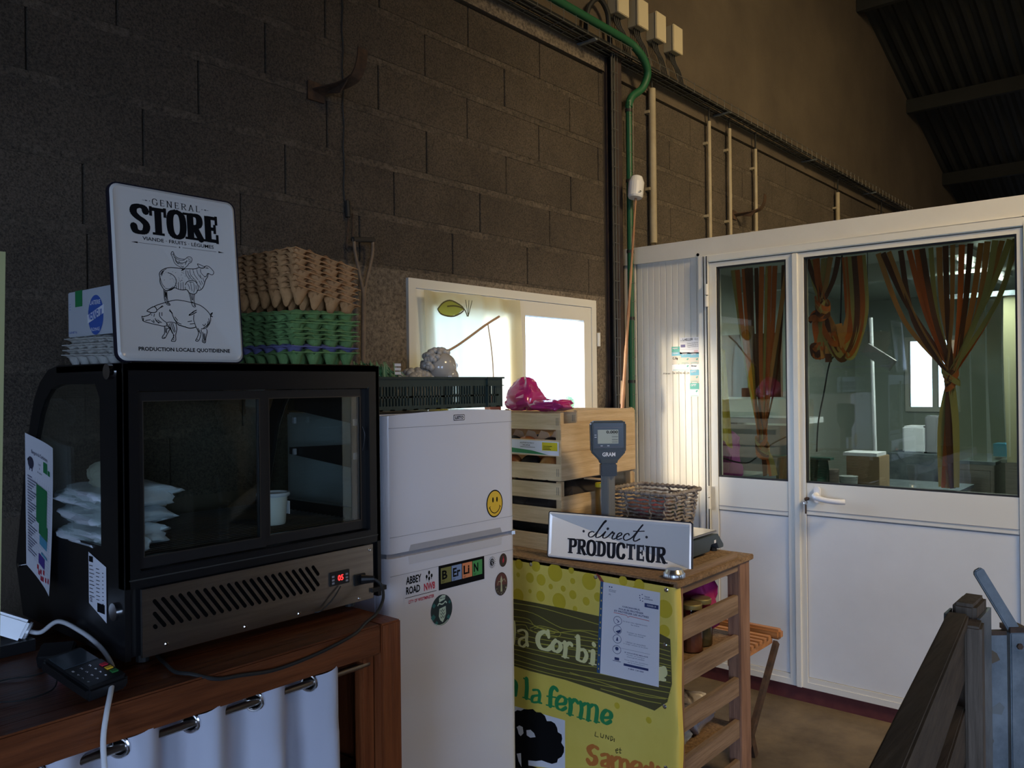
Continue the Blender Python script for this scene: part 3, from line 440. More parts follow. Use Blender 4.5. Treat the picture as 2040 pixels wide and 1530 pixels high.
# cabin interior shell
struct('wall_cabin_far', B().box(7.5, 7.6, -1.3, 1.58, 0, 2.25).box(7.5, 7.6, 1.97, 2.44, 0, 2.25).box(7.5, 7.6, 1.58, 1.97, 0, 1.26).box(7.5, 7.6, 1.58, 1.97, 1.86, 2.25), mat('cabin_lining', (.42, .46, .42), .45))
struct('wall_cabin_side', B().box(3.89, 7.6, 2.40, 2.436, 0, 2.25), mat('cabin_lining2', (.38, .42, .38), .4, col2=(.46, .49, .45), sc=2))
struct('wall_cabin_end', B().box(3.83, 7.6, -1.4, -1.3, 0, 2.25), MATS['cabin_lining'])
struct('ceiling_cabin', B().box(3.89, 7.6, -1.3, 2.436, 2.205, 2.24), mat('cabin_ceiling', (.42, .46, .43), .35))
w2 = struct('window_2', B().ringp([(-1.985, 1.245), (-1.565, 1.245), (-1.565, 1.875), (-1.985, 1.875)], [(-1.955, 1.285), (-1.60, 1.285), (-1.60, 1.84), (-1.955, 1.84)], YF(7.48, 0, 0), .06), M_frame)
part('window_bar', B().box(7.485, 7.53, 1.735, 1.775, 1.27, 1.85), M_frame, w2); part('glass_pane', B().box(7.52, 7.526, 1.59, 1.96, 1.27, 1.85), G_win, w2)
struct('trim_6', B().box(5.1, 5.16, -1.3, 2.40, 2.10, 2.205), MATS['cabin_lining'])

# ================================================================== TABLE WITH CURTAIN
t = thing('wooden_table', 'long orange-brown varnished timber table carrying the black display fridge', 'table', (.6, 1.8, 0))
part('tabletop', B().box(-.6, 1.418, 1.655, 2.36, .875, .908), M_table, t, bev=.003)
part('front_beam', B().box(-.6, 1.352, 1.598, 1.655, .835, .910), M_table, t, bev=.004)
part('leg', B().box(1.354, 1.420, 1.598, 1.665, 0, .908), M_tablev, t, bev=.004)
part('leg', B().box(1.354, 1.420, 2.29, 2.355, 0, .875), M_tablev, t, bev=.004)
part('leg', B().box(-.58, -.51, 2.29, 2.355, 0, .875), M_tablev, t, bev=.004)
part('inner_post', B().box(1.314, 1.352, 1.625, 1.66, 0, .834), M_tablev, t, bev=.004)
part('side_panel', B().box(1.375, 1.39, 1.665, 2.29, .05, .87), M_tablev, t)
part('lower_shelf', B().box(-.5, 1.36, 1.66, 2.33, .50, .53), M_table, t)
part('back_panel', B().box(-.5, 1.36, 2.335, 2.35, .05, .87), M_tablev, t)
rod = thing('curtain_rod', 'thin steel curtain rod under the front of the orange-brown table', 'rod', (.5, 1.632, .79))
part('rod', B().tube([(-.5, 1.632, .808), (1.338, 1.632, .808)], .0085, 12), M_steel, rod, smooth=True)
cu = thing('eyelet_curtain', 'white cotton curtain with steel eyelets hung below the orange-brown table', 'curtain', (.5, 1.632, .05))
cv = []; cf = []; P_ = .1485; x0c, x1c = -.3, 1.255; nx, nz = 190, 26; A = .030
def cy(x, z): return 1.632 - A * math.sin(2 * PI * (x - .700 - .022) / P_) * (1 + .25 * math.sin(x * 17)) * (1 if z > .7 else 1 + .25 * math.sin(z * 6 + x * 9)) + .006 * math.sin(x * 61 + z * 14) * (.82 - z)
for j in range(nz + 1):
    for i in range(nx + 1):
        x = x0c + (x1c - x0c) * i / nx; z = .838 - .78 * j / nz
        sag = .012 * math.cos(2 * PI * (x - .700 - .022) / P_ + .6) if j == 0 else 0
        if i == nx: x += .004 * j * .4
        cv.append((x, cy(x, z), z - .006 - sag))
for j in range(nz):
    for i in range(nx): a = j * (nx + 1) + i; cf.append((a, a + 1, a + nx + 2, a + nx + 1))
part('cloth', B().add(cv, cf), clothmat('white_cotton', (.62, .62, .70), .15), cu, smooth=True)
for k in range(-5, 4):
    x = .722 + P_ * k - .004
    for dx in (0,):
        c = Vector((x, cy(x, .808), .808)); tv = Vector((.006, cy(x + .003, .808) - cy(x - .003, .808), 0)).normalized(); nv = Vector((tv.y, -tv.x, 0))
        pts = [c + nv * .002 + tv * (.019 * math.cos(a * PI / 10)) + Vector((0, 0, .019 * math.sin(a * PI / 10))) for a in range(20)]
        part('eyelet', B().tube(pts, .0042, 8, True), M_chrome, cu, smooth=True)
        hv = [c + nv * .0006 + tv * (.0165 * math.cos(a * PI / 10)) + Vector((0, 0, .0165 * math.sin(a * PI / 10))) for a in range(20)]
        part('eyelet_hole', B().add(hv, [tuple(range(20))]), M_dark, cu)

# ================================================================== DISPLAY FRIDGE
X0, X1, Y0, ZB, ZT = .782, 1.484, 1.75, .932, 1.563
sc_ = thing('display_fridge', 'black countertop display fridge with curved glass and sliding doors on the table', 'display fridge', (1.13, 2.0, .91))
prof = [(1.75, .932), (1.75, 1.566), (2.09, 1.568), (2.15, 1.558), (2.20, 1.53), (2.238, 1.49), (2.268, 1.43), (2.30, 1.34), (2.375, 1.06), (2.33, .932)]
inner = [(1.862, 1.165), (1.862, 1.49), (1.885, 1.522), (2.08, 1.522), (2.13, 1.512), (2.17, 1.487), (2.20, 1.45), (2.232, 1.39), (2.252, 1.32), (2.30, 1.165)]
for nm, x, s in (('side_frame', X0, 1), ('side_frame', X1, -1)):
    fr_ = ((x, 0, 0), (0, -1, 0), (0, 0, 1)); th = .012 * s
    part(nm, B().ringp([(-y, z) for y, z in prof], [(-y, z) for y, z in inner], fr_, .012 * s, 0), M_blackm, sc_)
    part('side_glass', B().prism([(-y, z) for y, z in inner], fr_, .004, -.002 * s), G_show, sc_)
part('base', B().box(X0 + .012, X1 - .012, 1.762, 2.33, .935, 1.115), M_blackm, sc_)
part('deck', B().box(X0 + .012, X1 - .012, 1.80, 2.345, 1.115, 1.128), mat('deck_dark', (.045, .038, .03), .35), sc_)
rk = B()
for k in range(24): yk = 1.83 + .021 * k; rk.tube([(X0 + .03, yk, 1.139), (X1 - .03, yk, 1.139)], .0022, 5)
for xk in (X0 + .04, 1.13, X1 - .04): rk.tube([(xk, 1.82, 1.134), (xk, 2.33, 1.134)], .003, 6)
part('wire_shelf', rk, mat('grey_wire', (.10, .095, .09), .4, metal=.5), sc_)
part('top', B().box(X0, X1, 1.75, 2.10, 1.548, 1.566), M_blackm, sc_, bev=.002)
part('top_lip', B().tube([(X0 + .02, 1.7535, 1.5665), (X1 - .03, 1.7535, 1.5665)], .002, 6), M_chrome, sc_)
# curved glass front facing the wall
gv = []; gf = []; g = cat([(y, z, 0) for y, z in prof[2:9]], 4)
for p in g: gv += [(X0 + .014, p.x - .006, p.y - .004), (X1 - .014, p.x - .006, p.y - .004)]
for i in range(len(g) - 1): gf.append((2 * i, 2 * i + 1, 2 * i + 3, 2 * i + 2))
part('curved_glass', B().add(gv, gf), G_show, sc_, smooth=True)
# front surround, sliding doors
part('front_frame', B().ringp([(X0, 1.082), (X1, 1.082), (X1, 1.566), (X0, 1.566)], [(X0 + .035, 1.118), (X1 - .038, 1.118), (X1 - .038, 1.505), (X0 + .035, 1.505)], XF(0, 1.75, 0), .03), M_blackm, sc_, bev=.002)
for nm, a, b_, y, ga, gb in (('left', X0 + .03, 1.128, 1.757, .829, 1.112), ('right', 1.115, X1 - .036, 1.766, 1.146, 1.428)):
    z0, z1 = (1.122, 1.503); gz0, gz1 = 1.147, 1.482
    sd_ = part('sliding_door', B().ringp([(a, z0), (b_, z0), (b_, z1), (a, z1)], [(ga, gz0), (gb, gz0), (gb, gz1), (ga, gz1)], XF(0, y, 0), .010), M_black, sc_)
    part('door_pane', B().box(ga - .003, gb + .003, y + .003, y + .007, gz0 - .003, gz1 + .003), G_show, sd_)
    part('pane_bead', B().ringp([(ga - .002, gz0 - .002), (gb + .002, gz0 - .002), (gb + .002, gz1 + .002), (ga - .002, gz1 + .002)], [(ga, gz0), (gb, gz0), (gb, gz1), (ga, gz1)], XF(0, y - .0005, 0), .003), mat('bead_bronze', (.10, .085, .07), .3, metal=.7), sd_)
    if nm == 'right': part('door_grip', B().tube(cat([(1.436, 1.7655, 1.40), (1.4395, 1.760, 1.375), (1.436, 1.7655, 1.335)], 5), .002, 6), M_black, sd_)
part('rail_edge', B().box(X0 + .01, X1 - .01, 1.7485, 1.752, 1.1, 1.103), mat('edge_grey', (.07, .07, .065), .3, metal=.4), sc_)
# shelf brackets inside right end
for z, h in ((1.40, .10), (1.305, .045)):
    part('shelf_bracket', B().prism([(-1.80, z), (-1.80, z - .075), (-1.812, z - .03), (-2.16, z + .0), (-2.16, z + h * .45), (-1.80, z + h)] if h < .08 else [(-1.80, 1.49), (-1.80, 1.345), (-1.812, 1.40), (-2.13, 1.44), (-2.13, 1.50)], ((X1 - .013, 0, 0), (0, -1, 0), (0, 0, 1)), .004, .0), M_black, sc_)
    for y in (1.83, 2.12): part('bracket_hook', B().box(X1 - .026, X1 - .017, y - .004, y + .004, z + .0, z + .018), M_frg, sc_)
part('inner_post', B().box(X1 - .026, X1 - .014, 1.792, 1.80, 1.13, 1.50), M_frg, sc_)
part('lamp_housing', B().box(X0 + .02, X1 - .02, 1.82, 1.90, 1.525, 1.545), M_frg, sc_)
# vent panel in stainless steel
vp = part('vent_panel', B().box(.815, 1.449, 1.742, 1.750, .934, 1.080), M_steel, sc_)
sl = B()
for k in range(24):
    x = .802 + .0196 * k; L_ = [(x + .028 * (1 - t_), 1.052 - .058 * (1 - t_)) for t_ in (0, 1)]
    a, b_ = (x, 1.052), (x + .042, .994)
    cl = lambda p: p
    # clip the slanted slot to the field .842 .. 1.272
    def at_(xx): return 1.052 - (xx - x) * .058 / .042
    xa, xb = max(x, .842), min(x + .042, 1.268)
    if xb - xa < .001: xb = xa + .001
    pa, pb_ = Vector((xa, at_(xa), 0)), Vector((xb, at_(xb), 0)); dv = (pb_ - pa).normalized() * .0 ; n2 = Vector((pb_ - pa).normalized().yx + Vector((0, 0))) if False else Vector((-(pb_ - pa).normalized().y, (pb_ - pa).normalized().x, 0)) * .0042
    poly = []
    for c_, s_ in ((pb_, 1), (pa, -1)):
        for q in range(7):
            an = -PI / 2 + PI * q / 6; dd = (pb_ - pa).normalized() * s_; nn = n2 * s_
            poly.append((c_ + dd * .0042 * math.cos(an) + nn * math.sin(an))[:2])
    sl.prism(poly, XF(0, 1.742, 0), .006, .0008)
    rim = [(p[0], p[1]) for p in poly]
    part('vent_slot', sl, M_dark, vp); sl = B()
for x, z in ((.868, .952), (1.06, .945), (1.21, .943), (1.40, .942), (1.438, 1.066)): part('screw', B().lathe([(.0045, 0), (.0045, .001), (.003, .0025)], (x, 1.742, z), 10, Matrix.Rotation(R(90), 3, 'X')), M_chrome, vp)
ct = part('temperature_control', B().box(1.302, 1.366, 1.7385, 1.744, .992, 1.028), M_black, sc_, 'black thermostat with red figures', bev=.001)
part('red_figures', P2().text('05', 1.327, 1.003, 1.345, 1.018, .02).to(XF(0, 1.738, 0)), mat('led', (1, .02, .02), .5, emit=((1, .03, .03), 2.2)), ct)
p = P2()
for x in (1.308, 1.352):
    for z in (.997, 1.005, 1.014): p.rect(x, z, x + .008, z + .005)
part('buttons', p.to(XF(0, 1.738, 0)), M_frg, ct)
part('mains_socket', B().box(1.382, 1.420, 1.737, 1.744, .978, 1.008), M_black, sc_, bev=.002)
part('hinge_boss', B().tube([(X0 - .012, 1.80, 1.548), (X0, 1.80, 1.548)], .017, 20), M_chrome, sc_, smooth=True)
part('hinge_boss', B().tube([(X0 - .006, 1.795, 1.032), (X0, 1.795, 1.032)], .019, 20), M_chrome, sc_, smooth=True)
part('hinge_boss', B().tube([(X0 - .012, 2.325, 1.062), (X0, 2.325, 1.062)], .006, 12), M_chrome, sc_, smooth=True)
for x in (X0 + .06, X1 - .07):
    for y in (1.80, 2.27): part('foot', B().tube([(x, y, .910), (x, y, .936)], .014, 12), M_rub, sc_)
part('cable_clip', B().box(1.44, 1.49, 1.735, 1.75, .95, .962), M_black, sc_)
# rating plate and side marks
lab = YF(X0 - .001, 0, 0)
rp_ = part('rating_label', P2().poly([(-1.925, 1.145), (-1.835, 1.122), (-1.835, 1.0), (-1.925, 1.03)]).to(lab), M_paper, sc_, 'white rating label')
p = P2().rect(-1.921, 1.124, -1.90, 1.137)
for k in range(9): p.rect(-1.92, 1.115 - .0085 * k, -1.92 + .018 + .004 * (k % 3), 1.1165 - .0085 * k).rect(-1.885, 1.112 - .0085 * k, -1.885 + .016 + .003 * (k % 2), 1.1135 - .0085 * k).rect(-1.853, 1.106 - .0085 * k, -1.848, 1.108 - .0085 * k)
p.rect(-1.88, 1.018, -1.842, 1.038).text('CE', -1.918, 1.035, -1.905, 1.045, .01)
part('label_print', p.to(lab, .0012), M_ink, rp_)
# black lead from the socket looping down over the table front
ld = thing('power_lead', 'black mains lead looping from the display fridge socket over the table edge', 'cable', (1.1, 1.6, .91))
part('plug', B().tube([(1.402, 1.736, .993), (1.43, 1.715, .992)], [.013, .009], 12), M_black, ld)
part('lead', B().tube(cat([(1.43, 1.715, .992), (1.442, 1.70, .975), (1.43, 1.68, .945), (1.39, 1.66, .918), (1.33, 1.63, .9125), (1.26, 1.594, .905), (1.15, 1.590, .888), (1.04, 1.589, .882), (.955, 1.589, .893), (.90, 1.592, .9), (.86, 1.62, .915), (.845, 1.66, .915), (.855, 1.72, .915), (.87, 1.79, .915)], 8), .0042, 8), M_rub, ld, smooth=True)
sn = thing('sensor_wire', 'thin black probe wire hanging from the thermostat', 'wire', (1.3, 1.735, .95))
part('wire', B().tube(cat([(1.335, 1.737, .988), (1.31, 1.732, .965), (1.285, 1.735, .945), (1.26, 1.735, .937), (1.255, 1.80, .930)], 6), .0018, 6), M_rub, sn)
# price list paper taped on the side glass
pl = thing('price_list', 'curled white price list with a green chart taped to the display fridge side', 'paper', (.775, 2.2, 1.0))
def bendx(s): return X0 - .004 - .016 * max(0, (s - .14) / .09) ** 2
pv = []; pf = []
for j in range(13):
    for i in range(9):
        s = .205 * i / 8; z0, z1 = 1.402 - .03 * i / 8, 1.068 - .045 * i / 8; z = z0 + (z1 - z0) * j / 12
        pv.append((X0 - .004 - .010 * (i / 8) ** 3 - .012 * (j / 12) ** 2 * (i / 8), 2.292 - s, z))
for j in range(12):
    for i in range(8): a = j * 9 + i; pf.append((a, a + 1, a + 10, a + 9))
part('sheet', B().add(pv, pf), M_paper, pl, smooth=True)
def lm(p2):
    b = B()
    for (x, y) in p2.v:
        i = x / .205; z0, z1 = 1.402 - .03 * i, 1.068 - .045 * i; j = 1 - y
        b.v.append((X0 - .0052 - .010 * i ** 3 - .012 * j * j * i, 2.292 - x, z0 + (z1 - z0) * j))
    b.f = p2.f; return b
p = P2().text('Bergerie la Corbiniere', .045, .865, .160, .90, .012).disc(.04, .80, .020, 14, .045).rect(.03, .74, .036, .765).rect(.046, .74, .052, .765).text('Local', .092, .815, .108, .83).text('&', .098, .785, .103, .80).text('de saison', .085, .755, .118, .77)
for k in range(27): p.rect(.018, .69 - .0215 * k, .018 + .03 + .012 * ((k * 7) % 4), .697 - .0215 * k)
for k in range(8): p.rect(.07 + .0165 * k, .10, .0705 + .0165 * k, .71)
for k in range(27): p.rect(.018, .685 - .0215 * k, .19, .6858 - .0215 * k)
part('print', lm(p), mat('grey_print', (.10, .10, .16), .7), pl)
part('sheep_head', lm(P2().disc(.04, .80, .020, 14, .045).disc(.028, .81, .01, 8, .02)), M_ink, pl)
part('green_bars', lm(P2().rect(.078, .40, .158, .67).rect(.098, .33, .168, .42).rect(.128, .785, .158, .86).rect(.163, .785, .18, .82)), M_green, pl, 'green blocks of the chart')
part('blue_bars', lm(P2().rect(.105, .26, .165, .325).rect(.12, .20, .17, .215)), M_cyan, pl)
part('violet_bars', lm(P2().rect(.10, .12, .15, .19)), mat('violet_print', (.08, .04, .30), .6), pl)
p = P2()
for a, b_ in ((.09, .10), (.115, .09), (.14, .11), (.10, .07), (.12, .05), (.135, .06), (.16, .08), (.185, .10)): p.rect(a, b_ - .03, a + .012, b_)
part('red_bars', lm(p), M_red, pl)

# contents of the display fridge
def bag(name, label, cx, cy, z, w, d, h, seed, m, group=None, rotz=0, taper=0):
    rnd = random.Random(seed); b = B(); nu, nv = 30, 12; v = []
    for j in range(nv + 1):
        ph = PI * j / nv - PI / 2
        for i in range(nu):
            th = 2 * PI * i / nu; c_, s_ = math.cos(th), math.sin(th); e = .35
            x = math.copysign(abs(c_) ** e, c_); y = math.copysign(abs(s_) ** e, s_); rr = max(0.02, math.cos(ph)) ** .45 * (1 - taper * (j / nv))
            k = 1 + .10 * math.sin(3 * th + seed + 4 * ph) + .06 * math.sin(7 * th + seed * 2 + 9 * ph) + rnd.uniform(-.03, .03)
            v.append((cx + (x * math.cos(rotz) - y * math.sin(rotz)) * w / 2 * rr * k, cy + (x * math.sin(rotz) + y * math.cos(rotz)) * d / 2 * rr * k, z + h / 2 + h / 2 * math.sin(ph) * (1 + .12 * math.sin(5 * th + seed))))
    f = []
    for j in range(nv):
        for i in range(nu): f.append((j * nu + i, j * nu + (i + 1) % nu, (j + 1) * nu + (i + 1) % nu, (j + 1) * nu + i))
    f += [tuple(range(nu))[::-1], tuple(nv * nu + i for i in range(nu))]
    zmin = min(p[2] for p in v); v = [(p[0], p[1], p[2] - zmin + z) for p in v]
    o = solo(name, b.add(v, f), m, label, 'bag', group); 
    for q in o.data.polygons: q.use_smooth = (q.index % 5 != 0)
    return o
M_bag = mat('crinkled_white_plastic', (.62, .66, .70), .35, bump=.5, bsc=22)
M_bag2 = mat('cream_plastic_bag', (.66, .64, .52), .4, bump=.5, bsc=22)
bag('food_bag', 'crumpled white food bag at the bottom of the stack in the display fridge', .865, 1.99, 1.1415, .17, .26, .052, 1, M_bag)
bag('food_bag', 'white food bag second from the bottom in the display fridge stack', .875, 2.0, 1.186, .18, .25, .050, 5, M_bag)
bag('food_bag', 'white food bag with a torn pointed end near the stack top in the display fridge', .88, 2.0, 1.228, .20, .26, .055, 8, M_bag)
bag('food_bag', 'small cream bag standing on top of the white bags in the display fridge', .85, 1.96, 1.275, .08, .11, .06, 11, M_bag2)
bag('food_bag', 'crumpled bag tail lying in front of the white stack in the display fridge', .85, 1.845, 1.1415, .055, .045, .035, 14, M_bag)
pot = thing('plastic_pot', 'white plastic pot of yoghurt standing alone on the fridge shelf', 'pot', (1.262, 1.93, 1.1412))
part('cup', B().lathe([(.0, 0), (.030, 0), (.032, .004), (.038, .078), (.037, .078), (.036, .07), (.0, .07)], (1.262, 1.93, 1.1412), 28), mat('white_pot', (.66, .66, .60), .4), pot, smooth=True)
part('lid', B().lathe([(.0, .076), (.043, .076), (.045, .080), (.043, .086), (.038, .086), (.036, .082), (0, .082)], (1.262, 1.93, 1.1412), 28), mat('clear_lid', (.55, .58, .62), .2), pot, smooth=True)
part('peeling_label', B().box(1.301, 1.304, 1.915, 1.935, 1.165, 1.20), M_paper, pot)

# ================================================================== ON TOP OF THE DISPLAY FRIDGE
ZS = 1.5685
def enamel_sign(name, label, O, U, V, w, h, r, face=('sign_enamel', (.70, .67, .63))):
    O, U, V = Vector(O), Vector(U).normalized(), Vector(V).normalized(); root = thing(name, label, 'sign', tuple(O + U * w / 2)); fr_ = (O, U, V)
    part('plate', B().prism(rrect(0, 0, w, h, r), fr_, .010, 0), mat('enamel_rim', (.015, .015, .028), .25), root)
    N = U.cross(V); po = rrect(.0035, .0035, w - .0035, h - .0035, r - .003); pm = rrect(.009, .009, w - .009, h - .009, r - .006); pi = rrect(.017, .017, w - .017, h - .017, r - .010)
    v = []; k = len(po)
    for pts, e in ((po, .0005), (pm, .004), (pi, .0006)): v += [O + U * x + V * y + N * e for x, y in pts]
    f = [(i, (i + 1) % k, k + (i + 1) % k, k + i) for i in range(k)] + [(k + i, k + (i + 1) % k, 2 * k + (i + 1) % k, 2 * k + i) for i in range(k)] + [tuple(range(2 * k, 3 * k))]
    part('enamel_face', B().add(v, f), mat(face[0], face[1], .16, coat=.6), root, smooth=True)
    return root, fr_
gs, GF = enamel_sign('store_sign', 'tall white enamel sign reading GENERAL STORE leaning on the display fridge', (.792, 1.80, ZS), (1, 0, 0), (0, .037, .400), .308, .402, .022)
# slab letters: strokes on a unit cell, vertical pen wide, horizontal pen thin
SLAB = {'S': (.62, [[(.56, .78), (.50, .93), (.31, .98), (.10, .90), (.07, .72), (.22, .57), (.42, .46), (.56, .30), (.50, .08), (.30, .02), (.10, .08), (.05, .26)]], []),
 'T': (.66, [[(.02, .94), (.64, .94)], [(.33, .96), (.33, 0)]], [(.33, 0), (.04, .86, 'v'), (.62, .86, 'v')]),
 'O': (.68, [[(.34, .98), (.12, .86), (.06, .5), (.12, .14), (.34, .02), (.56, .14), (.62, .5), (.56, .86), (.34, .98)]], []),
 'R': (.70, [[(.16, 1), (.16, 0)], [(.16, .94), (.42, .94), (.55, .85), (.55, .62), (.42, .52), (.16, .52)], [(.34, .50), (.50, .22), (.62, .02)]], [(.16, 0), (.10, .98), (.64, .02)]),
 'E': (.60, [[(.14, 1), (.14, 0)], [(.10, .94), (.54, .94)], [(.14, .52), (.44, .52)], [(.10, .06), (.56, .06)]], [(.52, .86, 'v'), (.54, .14, 'v'), (.44, .52, 'v')]),
 'P': (.62, [[(.16, 1), (.16, 0)], [(.16, .94), (.42, .94), (.56, .84), (.56, .60), (.42, .48), (.16, .48)]], [(.16, 0), (.10, .98)]),
 'D': (.68, [[(.16, 1), (.16, 0)], [(.12, .94), (.36, .94), (.56, .80), (.60, .5), (.56, .2), (.36, .06), (.12, .06)]], [(.08, .98), (.08, .02)]),
 'U': (.68, [[(.14, 1), (.14, .25), (.22, .05), (.34, .02), (.48, .05), (.56, .25), (.56, 1)]], [(.14, 1), (.56, 1)]),
 'C': (.64, [[(.57, .74), (.50, .92), (.33, .98), (.13, .86), (.07, .5), (.13, .14), (.33, .02), (.50, .08), (.57, .28)]], []),
 'G': (.70, [[(.60, .74), (.52, .92), (.34, .98), (.13, .86), (.07, .5), (.13, .14), (.34, .02), (.52, .06), (.60, .16), (.60, .44)]], [(.58, .44)]),
 'N': (.74, [[(.12, 1), (.12, 0)], [(.12, 1), (.60, 0)], [(.60, 1), (.60, 0)]], [(.12, 0), (.60, 1), (.08, 1)]),
 'A': (.72, [[(.36, 1), (.10, 0)], [(.36, 1), (.62, 0)], [(.20, .34), (.52, .34)]], [(.10, 0), (.62, 0)]),
 'L': (.58, [[(.14, 1), (.14, 0)], [(.10, .04), (.52, .04)]], [(.14, 1), (.52, .10, 'v')])}
def slab(p, text, x0, y0, x1, y1, wv, wh, sp=.08, ser=.5):
    tot = sum(SLAB[c][0] for c in text) + sp * (len(text) - 1); sx_ = (x1 - x0) / tot; H_ = y1 - y0; x = x0
    for c in text:
        wd, st, se = SLAB[c]
        for s in st: p.stroke([(x + a * sx_, y0 + b * H_) for a, b in s], wv, 4 if len(s) > 2 else 0, wh)
        for q in se:
            a, b = x + q[0] * sx_, y0 + q[1] * H_
            if len(q) == 3: p.poly([(a - wh * .4, b - wh * 1.3), (a + wh * .4, b - wh * 1.3), (a + wh * .4, b + wh * 1.3), (a - wh * .4, b + wh * 1.3)])
            else:
                b = min(max(b, y0 + wh / 3), y1 - wh / 3); p.rect(a - wv * (.5 + ser), b - wh / 3, a + wv * (.5 + ser), b + wh / 3)
        x += (wd + sp) * sx_
    return p
p = P2(); slab(p, 'STORE', .0500, .2930, .2585, .3560, .0165, .0085, .09, .35)
part('store_lettering', p.to(GF, .0012), M_ink, gs, 'bold black word STORE')
p = P2(); slab(p, 'GENERAL', .0975, .3620, .2145, .3770, .0021, .0010, .22, .8)
for s, a in ((-1, .0925), (1, .2195)): p.disc(a, .3700, .0011, 8).tri((a + s * .004, .3700), (a + s * .010, .3716), (a + s * .0095, .3684)).rect(min(a + s * .009, a + s * .017), .3697, max(a + s * .009, a + s * .017), .3703)
p.text('VIANDE · FRUITS · LÉGUMES', .0715, .2775, .2445, .2880, .012)
p.rect(.0655, .2699, .1505, .2706).rect(.1655, .2707, .2505, .2714).tri((.0452, .2702), (.060, .2722), (.060, .2682)).tri((.2709, .2712), (.256, .2732), (.256, .2692)).poly([(.158, .2735), (.1595, .271), (.158, .2685), (.1565, .271)]).rect(.054, .2699, .0655, .2705)
p.text('PRODUCTION LOCALE QUOTIDIENNE', .0492, .0243, .2708, .0350, .03)
part('small_lettering', p.to(GF, .0012), M_ink, gs, 'small black lines of text and ornaments')
p = P2()
for w, pts in SIGN_ART: p.stroke([(a / 1e4, b / 1e4) for a, b in pts], w * 1.45e-4, 3)
part('animal_drawing', p.to(GF, .0012), M_ink, gs, 'engraving of a hen on a sheep on a pig')

# egg trays
def tray_mesh(nx, ny, pitch, h, seed=0, res=6):
    b = B(); v = []; f = []; NX, NY = nx * res, ny * res; rnd = random.Random(seed)
    for side in (0, 1):
        k = len(v)
        for j in range(NY + 1):
            for i in range(NX + 1):
                x, y = i / res, j / res; fx, fy = x - round(x - .5) - .5, y - round(y - .5) - .5
                d = max(abs(fx), abs(fy)); cx = math.hypot(fx, fy)
                z = h * min(1, max(0, (cx - .16) / .34)) ** .8
                e = min(x, nx - x, y, ny - y)
                if e < .08: z = h * .82
                z += (h * .16 * (math.cos(2 * PI * x) + math.cos(2 * PI * y)) / 2 if e > .3 else 0)
                v.append(((x - nx / 2) * pitch * 1.0, (y - ny / 2) * pitch, z - side * .0025 + rnd.uniform(-.0004, .0004)))
        for j in range(NY):
            for i in range(NX):
                a = k + j * (NX + 1) + i; q = (a, a + 1, a + NX + 2, a + NX + 1); f.append(q if side == 0 else q[::-1])
    n1 = (NX + 1) * (NY + 1); rim = [i for i in range(NX + 1)] + [j * (NX + 1) + NX for j in range(1, NY + 1)] + [NY * (NX + 1) + i for i in range(NX - 1, -1, -1)] + [j * (NX + 1) for j in range(NY - 1, 0, -1)]
    for i in range(len(rim)): a, c_ = rim[i], rim[(i + 1) % len(rim)]; f.append((a, a + n1, c_ + n1, c_))
    b.v = v; b.f = f; return b
def stack(cols, name, labels, group, nx, ny, pitch, h, m, base, step, tilt=(0, 0), seed=0, jit=.004):
    me = None
    for k, lb in enumerate(labels):
        o = part(name, tray_mesh(nx, ny, pitch, h, seed), m, None, lb, smooth=True) if me is None else bpy.data.objects.new(name, me)
        if me is None: me = o.data
        else: COL.objects.link(o); o['label'] = lb
        o['category'] = 'egg tray'; o['group'] = group
        if not hasattr(m, 'name'): pass
        o.location = (base[0] + random.uniform(-jit, jit) + tilt[1] * k * step * -.2, base[1] + random.uniform(-jit, jit), base[2] + step * k)
        o.rotation_euler = (tilt[0] + random.uniform(-.015, .015), tilt[1] + random.uniform(-.012, .012), random.uniform(-.03, .03))
    return me
M_eggg = mat('green_pulp', (.14, .27, .085), .9, col2=(.20, .35, .12), sc=25, bump=.2, bsc=150)
M_eggb = mat('brown_pulp', (.44, .22, .085), .9, col2=(.56, .30, .125), sc=25, bump=.2, bsc=150)
M_eggw = mat('grey_pulp', (.42, .41, .38), .9, col2=(.52, .51, .47), sc=25, bump=.2, bsc=150)
M_eggv = mat('violet_pulp', (.14, .14, .30), .9, col2=(.19, .19, .38), sc=25)
od = ['lowest', 'second', 'third', 'fourth', 'fifth', 'sixth', 'seventh', 'eighth', 'topmost']
stack(0, 'egg_tray', ['green pulp egg tray lying directly on the display fridge'], 'green egg trays', 4, 7, .054, .040, M_eggg, (1.345, 1.985, ZS), .02)
stack(0, 'egg_tray', ['single violet egg tray between the green trays'], 'green egg trays', 4, 7, .0545, .030, M_eggv, (1.345, 1.985, ZS + .026), .02)
stack(0, 'egg_tray', ['green egg tray just above the violet tray', 'green egg tray, second above the violet one', 'green egg tray, third above the violet one', 'green egg tray, fourth above the violet one'], 'green egg trays', 4, 7, .054, .036, M_eggg, (1.345, 1.985, ZS + .038), .014, (0, .01), 3)
stack(0, 'egg_tray', ['green egg tray sagging under the topmost green one', 'topmost green egg tray with an upturned corner'], 'green egg trays', 4, 7, .054, .036, M_eggg, (1.345, 1.985, ZS + .094), .020, (.03, -.03), 4, .006)
stack(0, 'egg_tray', ['brown pulp egg tray, lowest of the brown stack'] + ['brown egg tray, %s from the bottom of the tilted brown stack' % w for w in od[1:7]] + ['brown egg tray on the very top of the tilted stack'], 'brown egg trays', 4, 7, .052, .044, M_eggb, (1.345, 1.975, ZS + .150), .0145, (0, R(11)), 5)
